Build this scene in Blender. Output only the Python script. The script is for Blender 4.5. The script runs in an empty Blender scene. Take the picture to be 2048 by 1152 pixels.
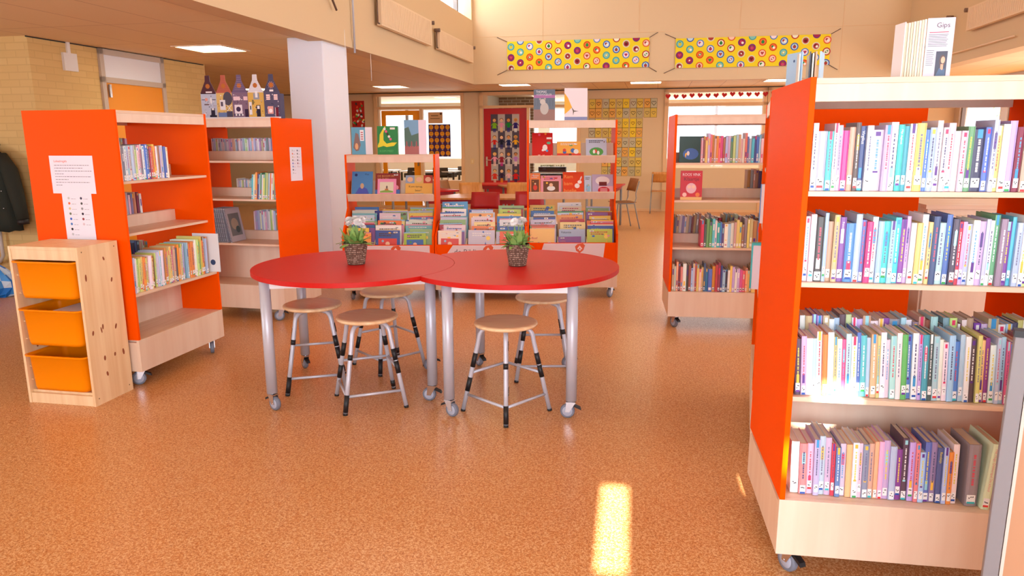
import bpy, bmesh, math, random
from mathutils import Matrix, Vector, Euler
sc = bpy.context.scene
PI = math.pi
def lin(c):
    return tuple((x/255/12.92 if x/255 <= .04045 else ((x/255+.055)/1.055)**2.4) for x in c)

# ------------------------------------------------------------------ camera
TH = .192                       # the room is turned by this angle against the view
CT, ST = math.cos(TH), math.sin(TH)
def xy(u, v, z=0.0):            # room coordinates (u right, v deep) to world
    return Vector((CT*u+ST*v, -ST*u+CT*v, z))
cam = bpy.data.cameras.new('camera'); cam_o = bpy.data.objects.new('camera', cam)
sc.collection.objects.link(cam_o)
cam.sensor_width = 36; cam.lens = 1460.33/2048*36; cam.clip_start = .05; cam.clip_end = 200
cam_o.matrix_world = Matrix.Translation((0, 0, 1.5)) @ Matrix.Rotation(PI/2-.2009, 4, 'X') @ Matrix.Rotation(-.0046, 4, 'Z')
sc.camera = cam_o
# ------------------------------------------------------------------ light
sc.view_settings.view_transform = 'Standard'; sc.view_settings.look = 'None'
sc.view_settings.gamma = 1; sc.view_settings.exposure = 0.07
sc.view_settings.use_curve_mapping = False
w = bpy.data.worlds.new('sky'); sc.world = w; w.use_nodes = True
nt = w.node_tree; bg = nt.nodes['Background']
bg.inputs[0].default_value = (.82, .90, 1.0, 1); bg.inputs[1].default_value = 2.0
SUNDIR = (xy(-.03, 1).normalized()*math.cos(.56) + Vector((0, 0, -math.sin(.56)))).normalized()
s = bpy.data.lights.new('sun', 'SUN'); s.energy = 36; s.angle = .009; s.color = (1, .93, .8)
so = bpy.data.objects.new('sun', s); sc.collection.objects.link(so)
so.rotation_euler = SUNDIR.to_track_quat('-Z', 'Y').to_euler()
def area(name, u, v, z, du, dv, dz, sx, sy, power, col=(1, 1, 1)):
    l = bpy.data.lights.new(name, 'AREA'); l.shape = 'RECTANGLE'; l.size = sx; l.size_y = sy
    l.energy = power; l.color = col
    o = bpy.data.objects.new(name, l); sc.collection.objects.link(o)
    o.location = xy(u, v, z); d = xy(du, dv, dz)
    # keep the long side level
    z_ = -d.normalized(); x_ = Vector((0, 0, 1)).cross(z_).normalized(); y_ = z_.cross(x_)
    o.rotation_euler = Matrix((x_, y_, z_)).transposed().to_euler()
area('clerestory_left_daylight', -3.55, 11.5, 4.2, 1, .15, -.25, 3.0, 1.1, 62, (.80, .90, 1))
area('clerestory_right_daylight', 4.2, 6.5, 4.2, -1, 0, -.25, 10.5, 1.1, 60, (.80, .90, 1))
area('rear_window_daylight', .6, -2.25, 1.6, 0, 1, -.02, 4.6, 2.6, 325, (.80, .89, 1))  # added lamp standing in for daylight from behind the viewer
area('side_window_daylight', 5.85, 7.2, 1.65, -1, 0, -.05, 8.5, 1.4, 170, (.82, .91, 1))
area('left_fill_light', -8.7, .6, 1.5, 1, .35, -.1, 4.0, 1.6, 190, (.82, .91, 1))  # added lamp to brighten the left brick wall; no window stands there
area('classroom_daylight', -1.0, 20.6, 1.6, 0, -1, -.05, 14, 1.3, 420, (.95, .98, 1))
cy = sc.cycles
cy.use_denoising = True; cy.max_bounces = 6; cy.diffuse_bounces = 4; cy.glossy_bounces = 3
cy.transparent_max_bounces = 8; cy.transmission_bounces = 3; cy.sample_clamp_indirect = 6
cy.caustics_reflective = False; cy.caustics_refractive = False

# ------------------------------------------------------------------ materials
MATS = {}
def principled(name, col, rough=.5, metal=0, spec=.5, coat=0):
    m = bpy.data.materials.new(name); m.use_nodes = True
    b = m.node_tree.nodes['Principled BSDF']
    b.inputs['Base Color'].default_value = (*lin(col), 1); b.inputs['Roughness'].default_value = rough
    b.inputs['Metallic'].default_value = metal; b.inputs['Specular IOR Level'].default_value = spec
    b.inputs['Coat Weight'].default_value = coat
    MATS[name] = m
    return m, m.node_tree, b
def N(nt, t, **kw):
    n = nt.nodes.new(t)
    for k, v in kw.items(): setattr(n, k, v)
    return n
def mapping(nt, scale, rot=(0, 0, 0), coord='Object'):
    tc = N(nt, 'ShaderNodeTexCoord'); mp = N(nt, 'ShaderNodeMapping')
    mp.inputs['Scale'].default_value = scale; mp.inputs['Rotation'].default_value = rot
    nt.links.new(tc.outputs[coord], mp.inputs['Vector']); return mp
def ramp(nt, fac, stops):
    r = N(nt, 'ShaderNodeValToRGB'); e = r.color_ramp.elements
    while len(e) < len(stops): e.new(.5)
    for k, (p, c) in enumerate(stops): e[k].position = p; e[k].color = (*lin(c), 1)
    nt.links.new(fac, r.inputs[0]); return r
def grain(name, c1, c2, scale, rough=.4, coat=0):
    m, nt, b = principled(name, c1, rough, coat=coat)
    mp = mapping(nt, scale); n = N(nt, 'ShaderNodeTexNoise'); n.inputs['Scale'].default_value = 1; n.inputs['Detail'].default_value = 5
    nt.links.new(mp.outputs[0], n.inputs['Vector'])
    r = ramp(nt, n.outputs[0], [(.35, c1), (.65, c2)]); nt.links.new(r.outputs[0], b.inputs['Base Color'])
    return m
# paint: colour of every face is stored on the mesh (print on covers, labels, posters)
m, nt, b = principled('paint', (255, 255, 255), .38)
a = N(nt, 'ShaderNodeAttribute'); a.attribute_name = 'Col'; nt.links.new(a.outputs['Color'], b.inputs['Base Color'])
m, nt, b = principled('matt_paint', (255, 255, 255), .75, spec=.25)
a = N(nt, 'ShaderNodeAttribute'); a.attribute_name = 'Col'; nt.links.new(a.outputs['Color'], b.inputs['Base Color'])
grain('beech', (240, 216, 194), (233, 204, 180), (14, 14, 1.2), .42)
grain('beech_flat', (238, 210, 186), (226, 192, 164), (3, 40, 40), .38)
grain('ply', (246, 214, 170), (234, 190, 142), (6, 60, 6), .35)
grain('pine', (246, 216, 172), (236, 198, 150), (26, 26, 1.5), .5)
grain('chair_ply', (214, 148, 76), (196, 126, 58), (30, 30, 2), .35)
principled('orange', (252, 86, 0), .45, spec=.04)
principled('bin_plastic', (255, 146, 0), .4, spec=.2)
principled('red_top', (200, 22, 14), .45, spec=.3)
principled('red_plastic', (170, 12, 22), .4)
principled('silver', (196, 198, 210), .38, .2)
principled('chrome', (205, 205, 210), .2, .95)
principled('tyre', (120, 125, 140), .5)
principled('hub', (172, 178, 196), .45)
principled('black', (22, 22, 26), .5)
principled('white', (240, 238, 240), .5)
principled('white_radiator', (236, 208, 176), .4)
principled('leaf', (140, 180, 96), .5)
principled('petal', (250, 246, 246), .6)
principled('soil', (50, 38, 30), .9)
principled('cream', (221, 194, 156), .7, spec=.3)
principled('frame_cream', (232, 190, 142), .5)
principled('column_paint', (240, 242, 255), .6)
principled('grey_frame', (128, 122, 124), .5)
principled('board_panel', (178, 130, 96), .5)
principled('light_frame', (205, 190, 178), .4)
principled('door_orange', (250, 158, 16), .4)
principled('door_red', (186, 14, 24), .4)
principled('brown_seat', (150, 92, 40), .4)
principled('classroom_white', (226, 224, 214), .8)
principled('grey_steel', (150, 150, 150), .45)
principled('wire', (110, 84, 70), .5)
principled('cloth_dark', (34, 40, 32), .85)
principled('bag_blue', (20, 120, 210), .3)
principled('pipe', (205, 196, 190), .4)
principled('asphalt', (150, 150, 140), .9)
principled('bark', (90, 70, 50), .9)
principled('tree_leaf', (120, 150, 90), .8)
# walls of painted brick
m, nt, b = principled('yellow_brick', (228, 192, 120), .65)
mp = mapping(nt, (1, 1, 1), (0, 0, 0)); 
sx = N(nt, 'ShaderNodeSeparateXYZ'); nt.links.new(mp.outputs[0], sx.inputs[0])
ad = N(nt, 'ShaderNodeMath', operation='ADD'); nt.links.new(sx.outputs[0], ad.inputs[0]); nt.links.new(sx.outputs[1], ad.inputs[1])
cb = N(nt, 'ShaderNodeCombineXYZ'); nt.links.new(ad.outputs[0], cb.inputs[0]); nt.links.new(sx.outputs[2], cb.inputs[1])
br = N(nt, 'ShaderNodeTexBrick'); nt.links.new(cb.outputs[0], br.inputs['Vector'])
br.inputs['Scale'].default_value = 1; br.inputs['Brick Width'].default_value = .22; br.inputs['Row Height'].default_value = .07
br.inputs['Mortar Size'].default_value = .006; br.inputs['Color1'].default_value = (*lin((232, 198, 132)), 1)
br.inputs['Color2'].default_value = (*lin((226, 190, 124)), 1); br.inputs['Mortar'].default_value = (*lin((220, 184, 120)), 1)
nt.links.new(br.outputs['Color'], b.inputs['Base Color'])
bp = N(nt, 'ShaderNodeBump'); bp.inputs['Strength'].default_value = .15; bp.inputs['Distance'].default_value = .006; bp.invert = True
nt.links.new(br.outputs['Fac'], bp.inputs['Height']); nt.links.new(bp.outputs[0], b.inputs['Normal'])
m, nt, b = principled('red_brick', (130, 100, 80), .8)
mp = mapping(nt, (1, 1, 1), (PI/2, 0, 0)); br = N(nt, 'ShaderNodeTexBrick'); nt.links.new(mp.outputs[0], br.inputs['Vector'])
br.inputs['Scale'].default_value = 1; br.inputs['Brick Width'].default_value = .22; br.inputs['Row Height'].default_value = .07
br.inputs['Mortar Size'].default_value = .01; br.inputs['Color1'].default_value = (*lin((120, 90, 70)), 1)
br.inputs['Color2'].default_value = (*lin((150, 120, 95)), 1); br.inputs['Mortar'].default_value = (*lin((190, 180, 160)), 1)
nt.links.new(br.outputs['Color'], b.inputs['Base Color'])
# ceiling tiles
m, nt, b = principled('ceiling_tile', (226, 186, 150), .75, spec=.2)
mp = mapping(nt, (1, 1, 1)); br = N(nt, 'ShaderNodeTexBrick', offset=0.0); nt.links.new(mp.outputs[0], br.inputs['Vector'])
br.inputs['Scale'].default_value = 1; br.inputs['Brick Width'].default_value = .6; br.inputs['Row Height'].default_value = 1.2
br.inputs['Mortar Size'].default_value = .004; br.inputs['Color1'].default_value = (*lin((244, 222, 186)), 1)
br.inputs['Color2'].default_value = (*lin((241, 218, 182)), 1); br.inputs['Mortar'].default_value = (*lin((186, 152, 126)), 1)
nt.links.new(br.outputs['Color'], b.inputs['Base Color'])
# speckled linoleum
m, nt, b = principled('linoleum', (214, 138, 72), .3, spec=.5)
mp = mapping(nt, (1, 1, 1))
v1 = N(nt, 'ShaderNodeTexVoronoi'); v1.inputs['Scale'].default_value = 260; nt.links.new(mp.outputs[0], v1.inputs['Vector'])
n1 = N(nt, 'ShaderNodeTexNoise'); n1.inputs['Scale'].default_value = 90; n1.inputs['Detail'].default_value = 4; nt.links.new(mp.outputs[0], n1.inputs['Vector'])
sv = N(nt, 'ShaderNodeSeparateColor'); nt.links.new(v1.outputs['Color'], sv.inputs[0])
mx = N(nt, 'ShaderNodeMath', operation='MULTIPLY_ADD'); nt.links.new(sv.outputs[0], mx.inputs[0]); mx.inputs[1].default_value = .6
nt.links.new(n1.outputs[0], mx.inputs[2])
r = ramp(nt, mx.outputs[0], [(.42, (166, 96, 44)), (.62, (198, 128, 70)), (.85, (210, 146, 90)), (1.0, (228, 186, 138))])
nt.links.new(r.outputs[0], b.inputs['Base Color'])
n2 = N(nt, 'ShaderNodeTexNoise'); n2.inputs['Scale'].default_value = 14; nt.links.new(mp.outputs[0], n2.inputs['Vector'])
bp = N(nt, 'ShaderNodeBump'); bp.inputs['Strength'].default_value = .05; bp.inputs['Distance'].default_value = .004
nt.links.new(n2.outputs[0], bp.inputs['Height']); nt.links.new(bp.outputs[0], b.inputs['Normal'])
# glass pane
m = bpy.data.materials.new('glass'); m.use_nodes = True; nt = m.node_tree; nt.nodes.clear(); MATS['glass'] = m
o_ = N(nt, 'ShaderNodeOutputMaterial'); mxs = N(nt, 'ShaderNodeMixShader'); tr = N(nt, 'ShaderNodeBsdfTransparent'); gl = N(nt, 'ShaderNodeBsdfGlossy')
gl.inputs['Roughness'].default_value = .03; mxs.inputs[0].default_value = .05
nt.links.new(tr.outputs[0], mxs.inputs[1]); nt.links.new(gl.outputs[0], mxs.inputs[2]); nt.links.new(mxs.outputs[0], o_.inputs[0])
def emis(name, col, st):
    m, nt, b = principled(name, col, .5)
    b.inputs['Emission Color'].default_value = (*lin(col), 1); b.inputs['Emission Strength'].default_value = st
emis('lamp_panel', (255, 238, 205), 14)

# ------------------------------------------------------------------ mesh builder
class MB:
    def __init__(s): s.v = []; s.f = []; s.c = []; s.m = []; s.s = []; s.M = Matrix.Identity(4); s.col = (.8, .8, .8); s.mi = 0
    def at(s, M): s.M = M; return s
    def color(s, c): s.col = lin(c); return s
    def add(s, vs, fs, smooth=False):
        n = len(s.v); s.v += [s.M @ Vector(p) for p in vs]
        for f in fs: s.f.append([n+i for i in f]); s.c.append(s.col); s.m.append(s.mi); s.s.append(smooth)
        return s
    def box(s, x0, x1, y0, y1, z0, z1):
        return s.add([(x0,y0,z0),(x1,y0,z0),(x1,y1,z0),(x0,y1,z0),(x0,y0,z1),(x1,y0,z1),(x1,y1,z1),(x0,y1,z1)],
                     [(3,2,1,0),(4,5,6,7),(0,1,5,4),(1,2,6,5),(2,3,7,6),(3,0,4,7)])
    def prism(s, poly, h0, h1, axis='z'):      # poly in the plane across the axis
        n = len(poly)
        f = {'z': lambda a, b, h: (a, b, h), 'x': lambda a, b, h: (h, a, b), 'y': lambda a, b, h: (a, h, b)}[axis]
        vs = [f(a, b, h0) for a, b in poly] + [f(a, b, h1) for a, b in poly]
        return s.add(vs, [tuple(range(n))[::-1], tuple(range(n, 2*n))] + [(i, (i+1) % n, n+(i+1) % n, n+i) for i in range(n)])
    def tube(s, pts, r, seg=10, caps=True):
        pts = [Vector(p) for p in pts]; rs = r if isinstance(r, (list, tuple)) else [r]*len(pts)
        vs = []; fs = []; prev = None
        for i, p in enumerate(pts):
            d = (pts[min(i+1, len(pts)-1)]-pts[max(i-1, 0)]).normalized()
            if prev is None: a = d.orthogonal().normalized()
            else: a = (prev-d*prev.dot(d)).normalized()
            prev = a; b = d.cross(a)
            for k in range(seg):
                t = 2*PI*k/seg; vs.append(p+(a*math.cos(t)+b*math.sin(t))*rs[i])
        for i in range(len(pts)-1):
            for k in range(seg):
                fs.append((i*seg+k, i*seg+(k+1) % seg, (i+1)*seg+(k+1) % seg, (i+1)*seg+k))
        s.add(vs, fs, True)
        if caps:
            n = len(s.v)-len(vs); s.f += [[n+k for k in range(seg)][::-1], [n+len(vs)-seg+k for k in range(seg)]]
            s.c += [s.col]*2; s.m += [s.mi]*2; s.s += [False]*2
        return s
    def lathe(s, prof, seg=32, smooth=True, wob=None):   # prof: (r, z)
        vs = []; fs = []
        for i, (r, z) in enumerate(prof):
            for k in range(seg):
                t = 2*PI*k/seg; rr = r*(1+(wob(i, k) if wob else 0)); vs.append((rr*math.cos(t), rr*math.sin(t), z))
        for i in range(len(prof)-1):
            for k in range(seg): fs.append((i*seg+k, i*seg+(k+1) % seg, (i+1)*seg+(k+1) % seg, (i+1)*seg+k))
        return s.add(vs, fs, smooth)
    # flat print: local x right, y up, on the plane z (small layer heights)
    def poly(s, pts, c, z=0.0):
        s.col = lin(c); return s.add([(a, b, z) for a, b in pts], [tuple(range(len(pts)))])
    def rect(s, x0, y0, x1, y1, c, z=0.0): return s.poly([(x0, y0), (x1, y0), (x1, y1), (x0, y1)], c, z)
    def disc(s, x, y, r, c, z=0.0, ry=None, n=14, rot=0):
        ry = ry or r; cr, sr = math.cos(rot), math.sin(rot)
        return s.poly([(x+r*math.cos(2*PI*k/n)*cr-ry*math.sin(2*PI*k/n)*sr, y+r*math.cos(2*PI*k/n)*sr+ry*math.sin(2*PI*k/n)*cr) for k in range(n)], c, z)
    def text(s, t, x, y, h, c, z=0.0, wmax=None, rot=0, bold=False):
        vs, fs, wd = glyphs(t); k = h/.72; kx = k if not wmax or wd*k <= wmax else wmax/wd
        s.col = lin(c); cr, sr = math.cos(rot), math.sin(rot)
        return s.add([(x+a*kx*cr-b*k*sr, y+a*kx*sr+b*k*cr, z) for a, b in vs], fs)
    def build(s, name, mats, parent=None, bevel=0, loc=None, rot=None):
        me = bpy.data.meshes.new(name)
        me.from_pydata([tuple(p) for p in s.v], [], s.f)
        mats = [mats] if isinstance(mats, str) else mats
        for mm in mats: me.materials.append(MATS[mm])
        me.polygons.foreach_set('material_index', s.m); me.polygons.foreach_set('use_smooth', s.s)
        if any('paint' in mm for mm in mats):
            at = me.color_attributes.new('Col', 'FLOAT_COLOR', 'CORNER'); buf = []
            for p in me.polygons: buf += list((*s.c[p.index], 1.0))*p.loop_total
            at.data.foreach_set('color', buf)
        me.update()
        o = bpy.data.objects.new(name, me); sc.collection.objects.link(o)
        if parent is not None: o.parent = parent
        if loc is not None: o.location = loc
        if rot is not None: o.rotation_euler = (0, 0, rot) if not hasattr(rot, '__len__') else rot
        if bevel:
            b = o.modifiers.new('bevel', 'BEVEL'); b.width = bevel; b.segments = 2; b.limit_method = 'ANGLE'; b.angle_limit = .6
        return o
_g = {}
def glyphs(t):
    if t not in _g:
        c = bpy.data.curves.new('t', 'FONT'); c.body = t; c.size = 1; c.resolution_u = 2
        o = bpy.data.objects.new('t', c); me = o.to_mesh()
        vs = [(p.co.x, p.co.y) for p in me.vertices]; fs = [tuple(p.vertices) for p in me.polygons]
        wd = max([a for a, b in vs] or [1]); o.to_mesh_clear(); bpy.data.objects.remove(o); bpy.data.curves.remove(c)
        _g[t] = (vs, fs, wd)
    return _g[t]
LAB = {}
def tag(o, label, cat, group=None, kind=None):
    o['label'] = label; o['category'] = cat
    if group: o['group'] = group
    if kind: o['kind'] = kind
    if label in LAB and not group: print('DUPLABEL', label)
    if len(label.split()) > 16: print('LONGLABEL', label)
    LAB[label] = 1; return o
def empty(name, label, cat, loc=(0, 0, 0), rot=0, group=None):
    o = bpy.data.objects.new(name, None); sc.collection.objects.link(o); o.empty_display_size = .05
    o.location = loc; o.rotation_euler = (0, 0, rot) if not hasattr(rot, '__len__') else rot
    return tag(o, label, cat, group)
def T(x, y, z): return Matrix.Translation((x, y, z))
def Rz(a): return Matrix.Rotation(a, 4, 'Z')
def Rx(a): return Matrix.Rotation(a, 4, 'X')
def Ry(a): return Matrix.Rotation(a, 4, 'Y')
UP = Rx(PI/2)          # print plane: x right, y up, facing -y
def struct(mb, name, mat, label, cat='wall', bevel=0):
    return tag(mb.build(name, mat, rot=-TH, bevel=bevel), label, cat, kind='structure')
def slab(x0, x1, z0, z1, holes, y0, y1):      # wall standing in x-z with rectangular holes
    mb = MB(); xs = sorted({x0, x1, *[h[0] for h in holes], *[h[1] for h in holes]}); 
    for a, b in zip(xs, xs[1:]):
        cut = sorted([(h[2], h[3]) for h in holes if h[0] <= a+1e-6 and h[1] >= b-1e-6]); z = z0
        for c, d in cut:
            if c > z+1e-4: mb.box(a, b, y0, y1, z, c)
            z = max(z, d)
        if z < z1-1e-4: mb.box(a, b, y0, y1, z, z1)
    return mb
def slab_v(y0, y1, z0, z1, holes, x0, x1):    # the same standing in y-z
    mb = slab(y0, y1, z0, z1, holes, -x1, -x0)
    mb.v = [Vector((-p.y, p.x, p.z)) for p in mb.v]; return mb
rnd = random.Random(7)

# ------------------------------------------------------------------ the room
CE = 2.51
struct(MB().box(-12, 9, -4, 22, -.1, 0), 'floor', 'linoleum', 'orange speckled linoleum floor of the whole school hall', 'floor')
cl = MB()
cl.box(-12, -3.45, -4, 22, CE, CE+.12); cl.box(-3.45, 4.1, 13.4, 22, CE, CE+.12); cl.box(4.1, 5.75, -4, 22, CE, CE+.12)
struct(cl, 'ceiling', 'ceiling_tile', 'low tiled ceiling around the raised hall', 'ceiling')
struct(MB().box(-3.6, 4.3, -4, 13.5, 4.9, 5.0), 'ceiling', 'cream', 'high flat ceiling over the raised hall', 'ceiling')
# upper walls of the raised hall
struct(slab_v(-3.9, 13.2, 2.47, 4.9, [(1.5, 13.1, 3.55, 4.8)], -3.45, -3.25), 'wall_left', 'cream', 'cream upper wall left of the raised hall with radiators')
struct(slab_v(-3.9, 13.2, 2.47, 4.9, [(.5, 12.6, 3.55, 4.8)], 3.9, 4.1), 'wall_right', 'cream', 'cream upper wall right of the raised hall with radiators')
struct(MB().box(-3.45, 4.1, 13.2, 13.4, 2.47, 4.9), 'wall_back', 'cream', 'cream upper back wall carrying the two yellow banners')
t = MB(); t.box(-3.25, -3.238, -3, 13.2, 2.47, 2.55); t.box(3.888, 3.9, -3, 13.2, 2.47, 2.55); t.box(-3.238, 3.888, 13.188, 13.2, 2.47, 2.55)
struct(t, 'trim_1', 'cream', 'cream lip board along the lower edge of the upper walls', 'trim')
t = MB()
for u in (-2.0, -.35, 1.3, 2.9): t.box(u, u+.004, 13.196, 13.2, 2.55, 4.9)
for u in (-3.25,): t.box(u, 3.9, 13.196, 13.2, 3.27, 3.274)
struct(t, 'trim_2', 'frame_cream', 'thin panel seams on the upper back wall', 'trim')
t = MB()
for v in (1.55, 4.0, 6.4, 8.8, 10.6, 12.45): t.box(-3.40, -3.33, v, v+.07, 3.55, 4.8)
struct(t, 'window_1', 'grey_frame', 'dark mullions of the high window strip on the left', 'window')
g = MB(); g.box(-3.37, -3.365, 1.5, 13.1, 3.55, 4.8); struct(g, 'window_2', 'glass', 'glass of the high window strip on the left', 'window')
t = MB()
for v in (.5, 3, 5.5, 8, 10.5, 12.5): t.box(3.97, 4.03, v, v+.07, 3.55, 4.8)
struct(t, 'window_3', 'grey_frame', 'mullions of the high window strip on the right', 'window')
# unseen rear wall added behind the camera, its gaps shaped to throw the sun patches
RV = -2.4
def back_hit(u, v, z):          # where the sunray that reaches (u,v,z) crosses the rear wall
    d = SUNDIR; du = CT*d.x-ST*d.y; dv = ST*d.x+CT*d.y; k = (RV-v)/dv
    return u+du*k, z+d.z*k
def uvof(x, y): return CT*x-ST*y, ST*x+CT*y
gaps = []
ua, va = uvof(.30, 2.33); ub, vb = uvof(.50, 3.02)
h1, h2 = back_hit(ua, va, 0), back_hit(ub, vb, 0); GU = min(h1[0], h2[0])
gaps.append((GU-.01, GU+.098, min(h1[1], h2[1]), max(h1[1], h2[1])))
ua, va = uvof(1.055, 2.31); h1 = back_hit(ua, va, .666); gaps.append((h1[0]-.05, h1[0]+.08, h1[1]-.05, h1[1]+.05))
ua, va = uvof(.908, 2.272); h1 = back_hit(ua, va, .45); gaps.append((h1[0]-.006, h1[0]+.03, h1[1]-.05, h1[1]+.09))
struct(slab(-9, 6, 0, 5.0, [(a-0, b, c, d) for a, b, c, d in gaps], RV-.05, RV), 'wall_front', 'cream', 'added unseen wall behind the viewer with gaps shaping the sun patches')
struct(MB().box(-9.2, -9, -2.4, 6.42, 0, CE), 'wall_side', 'cream', 'cream wall at the far left of the hall')
# left block with painted brick
struct(MB().box(-9, -6.05, 6.42, 9.33, 0, CE), 'wall_left', 'yellow_brick', 'yellow painted brick wall block with the orange door')
struct(MB().box(-12, -11.8, 9.33, 15.75, 0, CE), 'wall_left', 'cream', 'cream wall of the passage behind the brick block')
struct(MB().box(-12, -9, 9.13, 9.33, 0, CE), 'wall_left', 'cream', 'cream wall closing the passage')
struct(MB().box(-3.68, -3.30, 7.12, 7.72, 0, CE), 'column', 'column_paint', 'pale lilac square column left of the red tables', 'column', .01)
# right window wall
hs = [(v, v+1.7, .85, 2.3) for v in (-1.5, .4, 2.3, 4.2, 6.1, 8.0, 9.9, 11.85, 13.8)]
struct(slab_v(-2.4, 15.75, 0, CE, hs, 5.6, 5.75), 'wall_right', 'light_frame', 'window wall along the right side of the hall')
t = MB()
for a, b, c, d in hs:
    t.box(5.63, 5.69, a, b, d-.07, d); t.box(5.63, 5.69, a, a+.05, c, d); t.box(5.63, 5.69, b-.05, b, c, d)
struct(t, 'window_4', 'grey_frame', 'grey frames of the right side windows', 'window')
# far wall with door frames and glass
FV = 15.75
holes = [(-6.03, -4.18, 2.21, 2.43), (-6.05, -4.17, 0, 2.16), (-3.59, -1.65, 2.21, 2.42), (-3.69, -1.65, 0, 2.17),
         (.23, 2.08, 2.20, 2.42), (.23, 2.08, .9, 2.15), (2.22, 4.6, 2.20, 2.42), (2.22, 4.6, .9, 2.15)]
struct(slab(-11.8, 5.6, 0, CE, holes, FV, FV+.12), 'wall_far', 'cream', 'cream far wall with doors and windows to the classrooms')
t = MB()
for u0, u1 in ((-6.15, -4.1), (-3.75, -1.58), (.15, 2.15), (2.16, 4.7)):
    t.box(u0, u1, FV-.04, FV, 2.43, 2.49); t.box(u0, u1, FV-.04, FV, 2.155, 2.21)
    for u in (u0, u1-.07): t.box(u, u+.07, FV-.04, FV, 0, 2.49)
t.box(-5.1, -5.03, FV-.04, FV+.05, .6, 2.16); t.box(-2.72, -2.66, FV-.04, FV+.05, .0, 2.17)
t.box(-5.03, -4.17, FV-.04, FV+.1, 0, .62); t.box(-2.66, -1.65, FV-.04, FV+.1, 0, .62)
struct(t, 'trim_3', 'frame_cream', 'cream wooden frames around the classroom doors and windows', 'trim')
t = MB(); t.box(-11.8, 5.6, FV-.012, FV, 0, .05); struct(t, 'baseboard_far', 'frame_cream', 'low skirting along the far wall', 'baseboard')
g = MB()
for a, b, c, d in holes:
    if c > 0: g.box(a, b, FV+.06, FV+.065, c, d)
g.box(-5.03, -4.17, FV+.06, FV+.065, .62, 2.16); g.box(-2.66, -1.65, FV+.06, FV+.065, .62, 2.17)
struct(g, 'window_5', 'glass', 'glass panes in the far wall', 'window')
t = MB(); t.box(-11.8, 5.6, FV-.02, FV-.001, CE-.015, CE); t.box(-6.05, -6.045, 6.4, 9.3, CE-.012, CE)
struct(t, 'trim_4', 'black', 'dark shadow gap strip under the far ceiling', 'trim')
# classrooms behind
hs = [(u, u+2.6, .95, 2.35) for u in (-11.4, -8.5, -5.9, -3.0, .3, 3.2)]
struct(slab(-12, 6, 0, CE+.3, hs, 21, 21.2), 'wall_classroom', 'classroom_white', 'outer window wall of the classrooms')
t = MB()
for a, b, c, d in hs: t.box(a+1.25, a+1.32, 21.02, 21.1, c, d)
struct(t, 'window_6', 'grey_frame', 'grey mullions of the classroom windows', 'window')
struct(MB().box(-4.0, -3.85, FV+.12, 21, 0, CE), 'wall_classroom', 'classroom_white', 'white wall between the left classrooms')
struct(MB().box(-1.4, -1.25, FV+.12, 21, 0, CE), 'wall_classroom', 'classroom_white', 'white wall between the middle and right classrooms')
struct(MB().box(-3.85, -2.98, 18.2, 18.35, 0, CE), 'wall_classroom', 'red_brick', 'grey brown brick pier in the middle classroom')
struct(MB().box(-60, 60, 22, 90, -.3, -.1), 'ground', 'asphalt', 'pale paving outside the windows', 'ground')

# doors
def door(name, label, u0, u1, z1, mat, glass, hside):
    r = empty(name, label, 'door', xy(u0, FV+.02, 0), -TH); r['kind'] = 'structure'
    w_ = u1-u0; gx0, gx1, gz0, gz1 = glass
    slab(0, w_, 0.01, z1, [(gx0-u0, gx1-u0, gz0, gz1)], 0, .04).build('door_leaf', mat, r)
    MB().box(gx0-u0, gx1-u0, .015, .02, gz0, gz1).build('pane', 'glass', r)
    h = MB(); x = .06 if hside < 0 else w_-.06; k = 1 if hside < 0 else -1
    h.box(x-.02, x+.02, -.012, 0, .93, 1.13); h.tube([(x, -.01, 1.06), (x, -.05, 1.06), (x+k*.12, -.055, 1.06)], .01, 8)
    h.build('door_handle', 'chrome', r); return r
door('door_1', 'orange classroom door with a tall glass pane in the far wall', -6.0, -5.11, 2.13, 'door_orange', (-5.9, -5.27, .35, 2.03), 1)
rd = door('door_2', 'red classroom door covered with paper dolls', -3.67, -2.73, 2.15, 'door_red', (-3.5, -2.9, .62, 2.02), -1)
d3 = empty('door_3', 'orange door in the yellow brick wall', 'door', xy(-6.05, 7.40, 0), -TH-PI/2+PI); d3['kind'] = 'structure'
# local x runs along the wall (deeper), front faces the hall
d3.rotation_euler = (0, 0, -TH+PI/2)
f = MB(); f.box(-.06, 0, -.03, .02, 0, 2.5); f.box(.97, 1.03, -.03, .02, 0, 2.5); f.box(-.06, 1.03, -.03, .02, 2.14, 2.2); f.box(-.06, 1.03, -.03, .02, 2.44, 2.5)
f.build('door_frame', 'light_frame', d3); MB().box(0, .97, -.01, .01, .01, 2.14).build('door_leaf', 'door_orange', d3)
MB().box(0, .97, -.012, .01, 2.2, 2.44).build('transom_panel', 'column_paint', d3)
h = MB(); h.box(.02, .05, -.05, -.03, 1.98, 2.12); h.build('hinge', 'chrome', d3)
e = MB(); e.box(0, .03, -.09, .09, -.09, .09); e.box(0, .02, -.02, .02, .09, .2)
tag(e.build('wall_speaker', 'white', rot=-TH, loc=xy(-6.05, 6.92, 2.31)), 'small white box under the ceiling on the yellow brick wall', 'speaker')

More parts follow.
